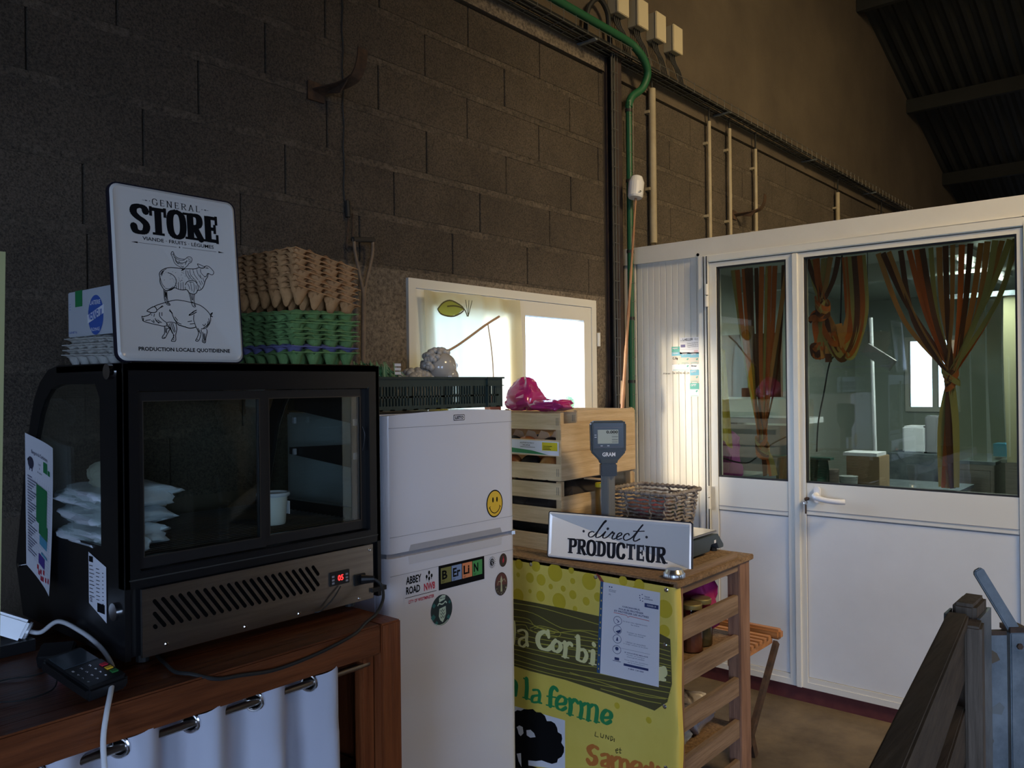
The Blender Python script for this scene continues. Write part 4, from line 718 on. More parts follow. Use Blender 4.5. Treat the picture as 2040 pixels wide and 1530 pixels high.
stack(0, 'egg_tray', ['grey egg tray on the fridge top, lowest left of the sign', 'grey egg tray, second under the cheese carton', 'grey egg tray, third under the cheese carton', 'grey egg tray, directly under the cheese carton'], 'grey egg trays', 4, 5, .052, .028, M_eggw, (.905, 1.985, ZS), .0125, (.015, 0), 8, .005)
cb = thing('carton_box', 'white dairy carton with a blue oval mark on the grey egg trays', 'box', (.93, 1.985, 1.635))
bx0, bx1, by0, by1, bz0, bz1 = .815, 1.04, 1.862, 2.112, 1.636, 1.745
part('carton', B().box(bx0, bx1, by0, by1, bz0, bz1), mat('carton_white', (.52, .54, .58), .7), cb, bev=.002)
BF = YF(bx0, 0, 0)
part('green_tape', P2().rect(-2.068, bz1 - .038, -2.028, bz1).to(BF, .0008), M_green, cb, 'green tape over the carton edge')
part('green_tape', B().box(bx0 + .0, bx1, 2.028, 2.068, bz1, bz1 + .0006), M_green, cb)
ov = P2().disc(-1.955, 1.682, .041, 32, .046); part('oval_mark', ov.to(BF, .0008), M_bluec, cb, 'blue oval dairy mark')
p = P2().poly([(-1.998, 1.664), (-1.910, 1.684), (-1.910, 1.704), (-1.998, 1.684)]); part('oval_band', p.to(BF, .0012), M_paper, cb)
p = P2().text('VERNEUIL', -1.993, 1.672, -1.915, 1.694, .02); part('oval_text', p.to(BF, .0016), M_bluec, cb)
part('oval_small_text', P2().text('LAITERIE', -1.982, 1.706, -1.928, 1.716, .01).text('FROMAGE', -1.978, 1.645, -1.932, 1.653).to(BF, .0016), M_paper, cb)
part('side_text', P2().text('POIDS NET 5 kg', -2.105, 1.643, -2.058, 1.650).rect(-2.102, 1.715, -2.092, 1.716).rect(-2.102, 1.709, -2.092, 1.710).rect(-2.102, 1.702, -2.092, 1.703).to(BF, .0012), M_bluec, cb)
# netting with labels behind the display fridge
M_net = mat('green_net', (.05, .20, .09), .7); M_net2 = mat('pale_green_net', (.30, .45, .22), .7)
ntg = thing('net_bag_bundle', 'bundle of green net bags with labels behind the display fridge corner', 'net bags', (1.66, 1.985, 1.536))
for j, mm in enumerate((M_net, M_net2)):
    b = B()
    for k in range(34):
        x = 1.585 + random.uniform(0, .135); y = 1.95 + random.uniform(0, .05); h = .026 + random.uniform(0, .022) + j * .004
        b.tube(cat([(x - .02, y - .03, 1.538), (x - .012, y - .018, 1.537 + h * .8), (x, y, 1.537 + h), (x + .02, y + .01, 1.537 + h * .7), (x + .03 + random.uniform(0, .02), y - .01, 1.54)], 3), .0016, 4)
    part('net_strands', b, mm, ntg, kind='stuff')
part('bundle_core', B().ball((1.655, 1.985, 1.553), .028, 12, (2.3, 1.2, .8)), M_net, ntg)
for k in range(3): part('paper_tag', B().box(1.722, 1.748, 1.955, 1.957, 1.546 + .013 * k, 1.555 + .013 * k), M_paper, ntg)

# ================================================================== SMALL THINGS ON THE TABLE
ad = thing('plug_adapter', 'white plug adapter propped up at the left end of the table', 'adapter', (.69, 2.10, .91))
am = Matrix.Translation((.690, 2.12, .962)) @ Matrix.Rotation(R(28), 4, 'Y') @ Matrix.Rotation(R(-25), 4, 'Z')
part('adapter_body', B().box(-.045, .030, -.03, .03, -.024, .024, am), M_white, ad, bev=.006)
part('adapter_face', B().tube([am @ Vector((.030, 0, 0)), am @ Vector((.036, 0, 0))], .021, 20), M_white, ad)
part('adapter_ring', B().tube([am @ Vector((.0365, .016 * math.cos(a * PI / 10), .016 * math.sin(a * PI / 10))) for a in range(20)], .0015, 6, True), M_frg, ad)
part('support_block', B().box(.63, .72, 2.07, 2.15, .909, .935), M_black, ad)
wc_ = thing('white_cable', 'thick white cable arching over the payment terminal and down the table front', 'cable', (.75, 1.7, .91))
part('cable', B().tube(cat([am @ Vector((.034, 0, 0)), am @ Vector((.06, -.005, .006)), (.755, 2.03, .975), (.765, 1.93, .968), (.765, 1.84, .955), (.755, 1.77, .945), (.735, 1.70, .937), (.70, 1.63, .925), (.672, 1.585, .90), (.655, 1.56, .86), (.645, 1.53, .80), (.64, 1.52, .72), (.64, 1.515, .6)], 8), .0052, 10), M_white, wc_, smooth=True)
te = thing('payment_terminal', 'black card payment terminal with a worn keypad at the table edge', 'payment terminal', (.70, 1.74, .91), world=False)
te.rotation_euler = (R(9), R(-3), R(6))
te.location = (.690, 1.728, .926)
part('body', B().prism([(-.085, 0), (.085, 0), (.095, .018), (.085, .026), (-.01, .030), (-.09, .048), (-.098, .03)], ((.042, 0, 0), (0, -1, 0), (0, 0, 1)), -.084) if False else B().box(-.042, .042, -.09, .09, 0, .030), M_black, te, bev=.007)
part('screen', B().box(-.034, .034, .012, .074, .030, .0312), mat('screen_grey', (.045, .06, .075), .12), te)
part('keypad_plate', B().box(-.037, .037, -.083, .004, .029, .031), M_blackm, te)
KF = ((0, 0, .0312), (1, 0, 0), (0, 1, 0))
p = P2()
for i in range(3):
    for j in range(4): p.text('123456789*0#'[j * 3 + i], -.030 + .017 * i, -.006 - .019 * j - .007, -.026 + .017 * i, -.006 - .019 * j)
part('key_digits', p.to(KF), M_paper, te)
for k, (c_, n_) in enumerate(((M_red, 'red_key'), (M_yel, 'yellow_key'), (mat('key_green', (.03, .20, .05), .5), 'green_key'))):
    part(n_, B().box(.020, .034, -.028 - .019 * k, -.016 - .019 * k, .031, .0335), c_, te, n_.replace('_', ' '), bev=.001)
rt = thing('table_clock', 'small black device with a lit pale screen behind the payment terminal', 'device', (.72, 1.96, .91))
rm = Matrix.Translation((.712, 1.925, .925)) @ Matrix.Rotation(R(-35), 4, 'Z') @ Matrix.Rotation(R(25), 4, 'X')
part('case', B().box(-.035, .035, -.02, .03, -.014, .02, rm), M_black, rt, bev=.004)
part('lit_screen', B().box(-.013, .013, -.0212, -.020, -.006, .006, rm), mat('pale_screen', (.5, .6, .9), .4, emit=((.45, .6, 1), .25)), rt)
part('red_plug', B().box(.675, .684, 1.815, 1.824, .911, .922), M_red, rt)
part('thin_wire', B().tube(cat([(.67, 1.81, .915), (.64, 1.76, .9125), (.58, 1.75, .9125), (.52, 1.80, .9125), (.45, 1.82, .9125)], 6), .0015, 6), M_rub, rt)
part('thin_wire', B().tube(cat([(.70, 1.90, .912), (.65, 1.88, .9125), (.60, 1.90, .9125), (.53, 1.88, .9125)], 6), .0015, 6), M_rub, rt)

# ================================================================== WHITE FRIDGE
fa = R(-2.5); FU = Vector((math.cos(fa), math.sin(fa), 0)); FO = Vector((1.583, 1.825, 0)); FB = -FU.cross(Vector((0, 0, 1)))
def FP(x, y, z): return FO + FU * x + FB * y + Vector((0, 0, z))       # y: depth behind the door face
def fbox(x0, x1, y0, y1, z0, z1):
    b = B().box(x0, x1, y0, y1, z0, z1); b.v = [tuple(FP(*p)) for p in b.v]; return b
FF = (FO, FU, Vector((0, 0, 1)))
fg = thing('white_fridge', 'tall white fridge freezer covered in stickers beside the wooden table', 'fridge', tuple(FP(.27, .27, 0)))
part('body', fbox(-.012, .535, .055, .53, .02, 1.425), M_fr, fg, bev=.006)
part('feet', fbox(.0, .52, .08, .5, 0, .02), M_black, fg)
def doorb(z0, z1, arch=0):                                # door with rounded side edges and a slightly arched top
    prof = [(-.012, .055), (-.012, .022), (-.006, .008), (.004, .001), (.03, -.0)] + [(.51, 0), (.522, .001), (.532, .008), (.536, .022), (.536, .055)]
    xs = prof[:5] + [(.03 + .48 * i / 12, 0) for i in range(1, 12)] + prof[5:]
    b = B(); v = []; n = len(xs)
    for z in (z0, z1):
        for x, y in xs: v.append(FP(x, y, z + (arch * (1 - (2 * (x - .262) / .55) ** 2) if z == z1 else 0)))
    f = [(i, i + 1, n + i + 1, n + i) for i in range(n - 1)] + [(n - 1, 0, n, 2 * n - 1), tuple(range(n))[::-1], tuple(range(n, 2 * n))]
    return b.add(v, f)
fd = part('freezer_door', doorb(1.018, 1.422, .010), M_fr, fg, smooth=True)
ld2 = part('fridge_door', doorb(.06, 1.004), M_fr, fg, smooth=True)
part('door_gap', fbox(-.005, .53, .012, .06, 1.002, 1.02), M_frg, fg)
part('seam_line', fbox(.0, .53, -.0008, .002, 1.3855, 1.3868), M_frg, fd)
part('seam_line', fbox(.0, .53, -.0008, .002, 1.066, 1.067), M_frg, fd)
part('seam_line', fbox(.0, .53, -.0008, .002, .9525, .9535), M_frg, ld2)
gb = P2().poly([(.068, 1.018), (.47, 1.018), (.462, 1.036), (.076, 1.036)]); part('handle_recess', gb.to(FF, .0012), mat('recess_grey', (.40, .40, .43), .45), fd)
gb = P2().poly([(.066, 1.0035), (.47, 1.0035), (.466, .978), (.070, .978)]); part('handle_recess', gb.to(FF, .0012), mat('recess_light', (.60, .60, .64), .3), ld2)
part('hinge', fbox(.515, .532, -.003, .03, 1.004, 1.016), M_chrome, fg)
bd = part('badge', P2().poly(rrect(.256, 1.399, .304, 1.4175, .003)).to(FF, .001), M_ink, fd, 'small black framed maker badge')
part('badge_face', P2().poly(rrect(.258, 1.401, .302, 1.4155, .002)).to(FF, .0014), M_fr, bd)
part('badge_text', P2().text('LISTO', .2615, 1.4035, .2985, 1.413, .045).to(FF, .0018), M_ink, bd)
sm = part('smiley_sticker', P2().disc(.4364, 1.118, .0385, 40, .0455).to(FF, .001), M_ink, fd, 'round yellow smiling face sticker')
part('sticker_face', P2().disc(.4364, 1.118, .0345, 40, .0415).to(FF, .0014), M_yel, sm)
part('face_marks', P2().disc(.428, 1.131, .0035, 14, .009).disc(.447, 1.131, .0035, 14, .009).stroke([(.412, 1.108), (.420, 1.094), (.4364, 1.087), (.453, 1.094), (.461, 1.108)], .0028, 5).stroke([(.409, 1.105), (.416, 1.111)], .002, 0).stroke([(.457, 1.111), (.464, 1.105)], .002, 0).to(FF, .0018), M_ink, sm)
ab = part('street_sticker', P2().poly(rrect(.048, .835, .180, .950, .003)).to(FF, .0008), M_fr, ld2, 'white street name sticker')
part('street_text', P2().text('ABBEY', .056, .920, .116, .943, .03).text('ROAD', .056, .890, .110, .913, .03).rect(.052, .880, .176, .8815).to(FF, .0014), M_ink, ab)
part('red_text', P2().text('NW8', .126, .888, .170, .911, .03).text('CITY OF WESTMINSTER', .063, .862, .166, .872, .02).to(FF, .0014), M_red, ab)
p = P2()
for dx, dy in ((0, .011), (-.010, 0), (.010, 0), (0, -.007)): p.disc(.147 + dx, .930 + dy, .004, 12, .006).rect(.1455 + dx, .919 + dy, .1475 + dx, .929 + dy)
part('emblem', p.to(FF, .0014), M_ink, ab)
be = part('letter_tile_sticker', P2().rect(.186, .8785, .385, .9535).to(FF, .001), M_ink, ld2, 'black sticker with four coloured letter tiles')
for (x, c_, t_, w_) in ((.1945, (.20, .20, .06), 'B', .022), (.240, (.22, .32, .55), 'Er', .032), (.286, (.75, .27, .12), 'Li', .026), (.3315, (.07, .33, .10), 'N', .020)):
    tl = part('letter_tile', P2().rect(x, .897, x + .0435, .945).to(FF, .0014), mat('tile_' + t_, c_, .5), be)
    part('tile_letter', P2().text(t_, x + .005, .909, x + .005 + w_, .937, .03).rect(x + .004, .9035, x + .016, .9045).rect(x + .004, .900, x + .013, .901).to(FF, .0018), M_ink, tl)
p = P2().disc(.4215, .9265, .0095, 20, .012)
for a in range(18): t_ = 2 * PI * a / 18; p.stroke([(.4215 + .011 * math.cos(t_), .9265 + .014 * math.sin(t_)), (.4215 + .0165 * math.cos(t_), .9265 + .020 * math.sin(t_))], .0012, 0)
su = part('sun_sticker', p.to(FF, .001), M_ink, ld2, 'small black sun sticker')
part('sun_detail', P2().stroke([(.4155, .929), (.4215, .934), (.427, .929), (.4185, .925), (.425, .921), (.419, .918)], .0014).to(FF, .0014), M_fr, su)
rs = part('round_sticker', P2().disc(.474, .925, .018, 28, .0225).to(FF, .001), mat('dark_brown_print', (.05, .035, .03), .4), ld2, 'dark round sticker with a red figure')
part('red_figure', P2().poly([(.470, .925), (.475, .934), (.479, .927), (.477, .918), (.472, .915)]).disc(.474, .936, .002, 8).to(FF, .0014), M_red, rs)
cs = part('round_sticker', P2().disc(.4635, .8475, .030, 36, .0385).to(FF, .001), MATS['dark_brown_print'], ld2, 'brown round sticker with a pale bottle figure')
part('sticker_upper_half', P2().poly([(.4635 + .0275 * math.cos(R(a)), .8475 + .0355 * math.sin(R(a))) for a in range(-8, 189, 8)]).to(FF, .0014), mat('maroon_print', (.12, .04, .035), .45), cs)
p = P2().poly([(.459, .822), (.468, .822), (.466, .850), (.4685, .862), (.4635, .876), (.4585, .862), (.461, .850)]).stroke([(.460, .855), (.450, .858), (.445, .846)], .0018).stroke([(.467, .855), (.477, .862), (.483, .852)], .0018)
for k, c_ in enumerate('PACELLI'): a = R(205 + k * 21); p.text(c_, .4635 + .0245 * math.cos(a) - .002, .8475 + .0315 * math.sin(a) - .0025, .4635 + .0245 * math.cos(a) + .002, .8475 + .0315 * math.sin(a) + .0025)
part('bottle_figure', p.to(FF, .0018), mat('pale_olive_print', (.42, .45, .28), .5), cs)
ls = part('round_sticker', P2().disc(.197, .8165, .0445, 40, .0475).to(FF, .001), mat('night_print', (.012, .03, .04), .4), ld2, 'dark teal round sticker with a capped cartoon monster')
p = P2()
for a, b_, c_ in ((.165, .835, .008), (.162, .800, .010), (.225, .790, .008), (.230, .835, .006), (.175, .78, .007)): p.poly([(a, b_ + c_), (a + c_, b_), (a, b_ - c_), (a - c_, b_)])
part('teal_flecks', p.to(FF, .0014), mat('teal_dark', (.02, .16, .17), .5), ls)
p = P2().poly([(.186, .842), (.210, .847), (.213, .860), (.199, .862), (.186, .855)]).poly([(.187, .822), (.213, .826), (.214, .803), (.208, .789), (.200, .778), (.190, .786), (.184, .800)]).stroke([(.180, .832), (.186, .838), (.199, .834), (.212, .840), (.217, .834)], .004).stroke([(.168, .779), (.185, .772), (.205, .773), (.222, .782)], .0022)
part('monster_figure', p.to(FF, .0018), mat('mint_print', (.50, .66, .58), .5), ls)
p = P2().text('DRINK LOCAL', .189, .851, .210, .855, .02).stroke([(.192, .838), (.199, .840), (.206, .839)], .003)
for k in range(3): p.stroke([(.190, .818 - .010 * k), (.195, .812 - .010 * k), (.199, .819 - .010 * k), (.203, .812 - .010 * k), (.209, .818 - .010 * k)], .0016)
part('monster_marks', p.to(FF, .0022), MATS['night_print'], ls)
part('top_marks', P2().rect(.034, .36, .037, .362).to(FF, .001), M_ink, ld2)

# dark green slotted crate on the fridge
gc = thing('plastic_crate', 'dark green slotted plastic crate on top of the white fridge', 'crate', (1.86, 2.08, 1.433))
M_crate = mat('dark_green_plastic', (.025, .045, .042), .45)
gx0, gx1, gy0, gy1, gz0, gz1 = 1.548, 2.150, 1.880, 2.28, 1.4345, 1.5375
def slotted(axis, a0, a1, pos, th):
    b = B()
    def bb(u0, u1, z0, z1, t=th):
        if axis == 'x': b.box(u0, u1, pos, pos + t, z0, z1)
        else: b.box(pos, pos + t, u0, u1, z0, z1)
    bb(a0, a1, gz1 - .030, gz1); bb(a0, a1, gz0, gz0 + .014); bb(a0 + .02, a1 - .02, gz0 + .038, gz0 + .044)
    n = int((a1 - a0 - .06) / .0125); u = a0 + .03
    bb(a0, a0 + .03, gz0 + .014, gz1 - .03); bb(a1 - .03, a1, gz0 + .014, gz1 - .03)
    for k in range(n + 1): w = .006 if k % 11 else .016; bb(u + .0125 * k - .003, u + .0125 * k - .003 + w, gz0 + .014, gz1 - .03)
    return b
part('front_side', slotted('x', gx0, gx1, gy0, .005), M_crate, gc); part('back_side', slotted('x', gx0, gx1, gy1 - .005, .005), M_crate, gc)
part('end_side', slotted('y', gy0, gy1, gx0, .005), M_crate, gc); part('end_side', slotted('y', gy0, gy1, gx1 - .005, .005), M_crate, gc)
part('rim', B().ringp([(gx0 - .006, gy0 - .006), (gx1 + .006, gy0 - .006), (gx1 + .006, gy1 + .006), (gx0 - .006, gy1 + .006)], [(gx0 + .006, gy0 + .006), (gx1 - .006, gy0 + .006), (gx1 - .006, gy1 - .006), (gx0 + .006, gy1 - .006)], ((0, 0, gz1), (1, 0, 0), (0, 1, 0)), .006), M_crate, gc)
part('rib', B().box(2.066, 2.070, 1.872, 1.882, gz0, gz1), M_crate, gc); part('rib', B().box(2.066, 2.15, 1.872, 1.882, gz0 + .072, gz0 + .075), M_crate, gc)
fl = B()
for k in range(12): fl.box(gx0 + .04 + .048 * k, gx0 + .06 + .048 * k, gy0, gy1, gz0, gz0 + .004)
for k in range(6): fl.box(gx0, gx1, gy0 + .03 + .066 * k, gy0 + .045 + .066 * k, gz0, gz0 + .004)
part('grid_bottom', fl, M_crate, gc)
# ceramic sheep
shp = thing('ceramic_sheep', 'glossy grey-white ceramic sheep with curly wool in the dark green crate', 'figurine', (1.99, 2.08, 1.44))
M_cer = mat('glazed_ceramic', (.50, .46, .41), .14, coat=.5); wl = B(); rnd = random.Random(4)
bc = Vector((1.935, 2.09, 1.492)); hc = Vector((2.015, 2.06, 1.585))
for k in range(170):
    a, e = rnd.uniform(0, 2 * PI), rnd.uniform(-.3, 1); ce = math.sqrt(max(0, 1 - e * e)); p_ = bc + Vector((.085 * math.cos(a) * ce, .060 * math.sin(a) * ce, .070 * e)); wl.ball(p_, rnd.uniform(.010, .015), 12)
part('wool_body', wl, M_cer, shp, smooth=True)
part('body_core', B().ball(bc, 1, 18, (.085, .06, .066)), M_cer, shp, smooth=True)
hw = B()
for k in range(150):
    a, e = rnd.uniform(0, 2 * PI), rnd.uniform(-.6, 1); ce = math.sqrt(max(0, 1 - e * e)); d_ = Vector((math.cos(a) * ce, math.sin(a) * ce, e))
    if d_.dot(Vector((.35, -.85, -.35))) > .25: continue
    hw.ball(hc + Vector((d_.x * .060, d_.y * .048, d_.z * .050)), rnd.uniform(.0085, .0125), 12)
part('wool_head', hw, M_cer, shp, smooth=True)
part('face', B().ball(hc + Vector((.012, -.012, -.012)), 1, 22, (.054, .045, .052)), M_cer, shp, 'smooth glossy face', smooth=True)
part('muzzle', B().ball(hc + Vector((.022, -.040, -.045)), 1, 18, (.030, .028, .030)), M_cer, shp, smooth=True)
for s in (-1, 1): part('ear', B().ball(hc + Vector((.012 + .058 * s, -.006, -.004)), 1, 12, (.022, .008, .012)), M_cer, shp, smooth=True)

# ================================================================== RACK WITH YELLOW BOARD
rx0, rx1, ry0, ry1, rz = 2.375, 2.935, 1.335, 2.36, .86
ra = thing('wooden_rack', 'slatted wooden shelf rack carrying the fruit crates and the scale', 'shelf rack', (2.65, 1.85, 0))
part('top_board', B().box(rx0 - .008, rx1 + .012, ry0 - .012, ry1, rz - .020, rz), M_osb, ra, bev=.003)
for x, y, w_ in ((rx0, ry0, .050), (rx1 - .085, ry0, .085), (rx0, ry1 - .06, .05), (rx1 - .085, ry1 - .06, .085)): part('post', B().box(x, x + w_, y, y + .050, 0, rz - .021), M_oldv, ra, bev=.003)
for z, tilt_ in ((.807, 0), (.650, 0), (.502, 0), (.345, 0), (.188, 0), (.04, 0)):
    part('side_slat', B().box(rx0 + .051, rx1 - .086, ry0 + .006, ry0 + .026, z + .002, z + .070), M_oldw, ra, bev=.002)
    part('rear_slat', B().box(rx0 + .051, rx1 - .086, ry1 - .03, ry1 - .01, z, z + .070), M_oldw, ra)
for z in (.545, .20): part('shelf_board', B().box(rx0 + .03, rx1 - .03, ry0 + .03, ry1 - .04, z, z + .016), M_osb, ra)
for z in (.80, .5, .17): part('end_rail', B().box(rx0 + .004, rx0 + .024, ry0 + .051, ry1 - .061, z - .03, z + .03), M_oldw, ra); part('end_rail', B().box(rx1 - .03, rx1 - .01, ry0 + .051, ry1 - .061, z - .03, z + .03), M_oldw, ra)
OB = Vector((2.367, 2.40, 0)); BFR = (OB, Vector((0, -1, 0)), Vector((0, 0, 1)))
bo = thing('yellow_banner', 'yellow printed farm shop panel screwed to the end of the wooden rack', 'banner', (2.37, 1.8, .08))
v = []; f = []; path = [(0, 2.38), (0, 1.352), (.0, 1.338), (.003, 1.330), (.010, 1.326), (.026, 1.325)]
for dx, y in path:
    for k in range(13): z = .085 + .768 * k / 12; v.append((2.367 + dx + (.0025 * math.sin(z * 26) if dx > 0 else 0), y - (.003 * math.sin(z * 19 + 1) if dx > .002 else 0), z))
for i in range(len(path) - 1):
    for k in range(12): a = i * 13 + k; f.append((a, a + 1, a + 14, a + 13))
part('sheet', B().add(v, f), mat('banner_yellow', (.82, .63, .11), .45, col2=(.88, .70, .15), sc=3), bo, smooth=True)
DD = []
for (x, y), r in DOTS:
    x, y, r = x / 1e4, y / 1e4, r / 1e4
    if x + r < 1.06: DD.append((x, y, r))
for x, y, r in ((.05, .78, .03), (.12, .73, .022), (.2, .80, .028), (.28, .76, .02), (.33, .80, .02)): DD.append((x, y, r))
for i, (x, y, r) in enumerate(DD):
    p = P2(); p.disc(x, y, r, 30); p.v = [(a, min(b_, .852)) for a, b_ in p.v]
    part('printed_dot', p.to(BFR, .0008 + 1e-5 * i), mat('dot_yellow', (.66, .50, .03), .5), bo)
bdp = [(a / 1e4, b_ / 1e4) for a, b_ in BAND]; bdp[0] = (.05, .69); bdp[-1] = (.05, .45)
part('dark_band', P2().poly(bdp).to(BFR, .0012), mat('olive_brown_print', (.10, .085, .03), .5), bo, 'dark wood grain band of the panel')
p = P2()
for g_ in GRAIN: p.stroke([(a / 1e4, b_ / 1e4) for a, b_ in g_], .0024, 4, caps=False)
part('grain_lines', p.to(BFR, .0016), mat('grain_yellow', (.50, .44, .07), .5), bo)
def fat(L, m, nm, e, lb):
    p = P2()
    for w_, g_ in L: p.stroke([(a / 1e4, b_ / 1e4) for a, b_ in g_], w_ * 2.4e-4, 5, w_ * .95e-4, caps=2)
    part(nm, p.to(BFR, e), m, bo, lb)
fat(CREAM, mat('cream_print', (.84, .78, .38), .5), 'farm_name', .0020, 'cream farm name lettering')
fat(GREEN, mat('letter_green', (.02, .28, .09), .5), 'green_lettering', .0014, 'green words a la ferme')
fat(ORANGE, mat('letter_orange', (.62, .20, .04), .5), 'orange_lettering', .0014, 'orange day name')
p = P2()
for w_, g_ in LUNDI: p.stroke([(a / 1e4, b_ / 1e4) for a, b_ in g_], .0022, 0)
part('handwriting', p.to(BFR, .0014), M_ink, bo, 'handwritten LUNDI et')
part('picture_card', P2().poly([(a / 1e4, b_ / 1e4) for a, b_ in SHEEPCARD]).to(BFR, .0012), M_paper, bo)
fl_ = [(a / 1e4, b_ / 1e4) for a, b_ in FLEECE]
part('sheep_picture', P2().poly(fl_).to(BFR, .0018), M_ink, bo, 'black woolly sheep picture')
for g_ in EYE: part('picture_white_shape', P2().poly([(a / 1e4, b_ / 1e4) for a, b_ in g_]).to(BFR, .0024), M_paper, bo)  # white printed eye shapes of the sheep
for a, b_ in SCREWS: part('screw', B().lathe([(.0075, 0), (.0075, .001), (.004, .0025)], tuple(OB + Vector((-.0008, -a / 1e4, b_ / 1e4))), 12, Matrix.Rotation(R(-90), 3, 'Y')), M_chrome, bo)
nn = thing('health_notice', 'white printed health notice in a blue edged sleeve on the yellow panel', 'notice', (2.36, 1.5, .50))
PL = [(a / 1e4, b_ / 1e4) for a, b_ in PAPER]; SL = [(a / 1e4, b_ / 1e4) for a, b_ in STRIP]
part('sleeve_edge', B().prism(SL, BFR, .001, .0036), mat('sleeve_blue', (.03, .10, .24), .4), nn, 'blue punched sleeve edge')
part('sheet', B().prism(PL, BFR, .001, .0040), M_paper, nn)
part('clip', B().prism([(.7745, .824), (.7905, .822), (.775, .842), (.7575, .848)], BFR, .001, .004), mat('clip_red', (.28, .05, .04), .5), nn)
p = P2()
for k, t_ in enumerate((.06, .115, .20, .29, .36, .44, .50, .62, .70, .80, .90, .95)): p.disc(.7835 - .0198 * t_, .82 - .32 * t_, .0022, 8, .0035)
part('punch_holes', p.to(BFR, .0042), mat('banner_yellow', (1, 1, 1)), nn)
def nfr(): 
    a, b_, c_, d_ = [Vector((q[0], q[1])) for q in PL]; return a, b_, c_, d_
def nmap(p2, e):
    a, b_, c_, d_ = nfr(); p = P2(); p.f = p2.f
    for x, y in p2.v: t_ = a.lerp(b_, x); bt = d_.lerp(c_, x); q = bt.lerp(t_, y); p.v.append((q.x, q.y))
    return p.to(BFR, e)
p = P2().rect(.11, .955, .13, .968).rect(.15, .955, .17, .968).text('RÉPUBLIQUE', .11, .925, .24, .937, .01).text('FRANÇAISE', .11, .908, .23, .920, .01).rect(.11, .885, .14, .888).rect(.11, .875, .15, .878).text('Santé', .74, .922, .83, .938, .01).text('publique', .74, .895, .88, .915, .01)
for a, b_ in ((.66, .93), (.70, .945), (.66, .905), (.71, .905), (.67, .88), (.71, .875)): p.disc(a, b_, .009, 8, .006)
p.text('CORONAVIRUS,', .36, .765, .67, .785, .02).text('POUR SE PROTÉGER', .30, .735, .73, .758, .02).text('ET PROTÉGER LES AUTRES', .22, .705, .82, .730, .02)
p.text('Se laver très régulièrement', .38, .612, .80, .628).text('les mains', .52, .592, .66, .605).text('Tousser ou éternuer', .45, .505, .78, .518).text('dans son coude', .48, .485, .74, .498).text('Utiliser un mouchoir', .44, .398, .78, .412).text('à usage unique et le jeter', .40, .376, .82, .390)
p.text('SI VOUS ÊTES MALADE', .42, .285, .82, .300, .02).text('Porter un masque', .46, .262, .76, .276).text('chirurgical jetable', .46, .240, .76, .254).text('Vous avez des questions', .42, .205, .82, .217).text('sur le coronavirus ?', .48, .185, .76, .197).rect(.41, .145, .83, .170).text('0 800 130 000', .49, .115, .75, .130, .02).rect(.22, .325, .85, .327)
p.poly([(.745, .818), (.98, .818), (.98, .862), (.745, .862)])
part('notice_print', nmap(p, .0046), mat('navy_print', (.02, .04, .16), .5), nn)
for yc in (.615, .515, .415, .30):
    p = P2()
    for a in range(30): t0, t1 = 2 * PI * a / 30, 2 * PI * (a + 1) / 30; p.poly([(.285 + .068 * math.cos(t0), yc + .042 * math.sin(t0)), (.285 + .075 * math.cos(t0), yc + .047 * math.sin(t0)), (.285 + .075 * math.cos(t1), yc + .047 * math.sin(t1)), (.285 + .068 * math.cos(t1), yc + .042 * math.sin(t1))])
    if yc == .515: p.poly([(.25, yc - .02), (.30, yc - .005), (.345, yc + .01), (.34, yc - .02), (.30, yc - .038)])
    elif yc == .415: p.poly([(.265, yc - .02), (.28, yc + .02), (.295, yc + .02), (.305, yc - .02)])
    elif yc == .30: p.disc(.285, yc + .01, .03, 16, .02)
    else: p.stroke([(.26, yc + .01), (.29, yc), (.31, yc - .01), (.28, yc - .02)], .008, 0)
    part('pictogram', nmap(p, .0046), MATS['navy_print'], nn)
part('badge_text', nmap(P2().text('COVID-19', .79, .832, .94, .850, .02), .0052), M_paper, nn)
part('red_rule', nmap(P2().stroke([(.21, .693), (.44, .690), (.46, .672), (.50, .688), (.83, .678)], .005, 0), .0046), M_red, nn)
part('laptop_icon', nmap(P2().rect(.25, .185, .33, .215).rect(.22, .172, .36, .178), .0046), MATS['navy_print'], nn)

# things on the shelves of the rack
M_jarg = glassmat('jar_glass', (.75, .72, .66), .05)
for k, (x, y, c_, lb) in enumerate(((2.615, 1.408, (.30, .10, .06), 'glass jar of red preserve with a gold lid, nearest the slats of the rack'), (2.655, 1.50, (.10, .09, .07), 'glass jar with a gold lid just behind the front jar in the rack'), (2.70, 1.415, (.16, .12, .05), 'glass jar of dark preserve furthest right on the rack shelf'))):
    j = thing('preserve_jar', lb, 'jar', (x, y, .5613), group='preserve jars in the rack')
    part('glass', B().lathe([(.0, 0), (.036, 0), (.040, .006), (.040, .135), (.033, .148), (.033, .154)], (x, y, .5613), 20), M_jarg, j, smooth=True)
    part('contents', B().lathe([(0, .004), (.036, .004), (.036, .115), (0, .115)], (x, y, .5613), 16), mat('preserve_%d' % k, c_, .3), j)
    part('lid', B().lathe([(0, .152), (.037, .152), (.037, .166), (.034, .169), (0, .169)], (x, y, .5613), 20), mat('gold_lid', (.40, .33, .14), .35, metal=.6), j, smooth=True)
M_mag = mat('magenta_cloth', (.42, .02, .16), .6, bump=.3, bsc=14)
bag('cloth_heap', 'magenta cloth heaped behind the jars in the rack', 2.81, 1.53, .5613, .11, .26, .225, 21, M_mag, taper=.3)
bag('dark_bag', 'black bag beside the magenta cloth in the rack', 2.68, 1.84, .5613, .20, .2, .15, 22, M_black)
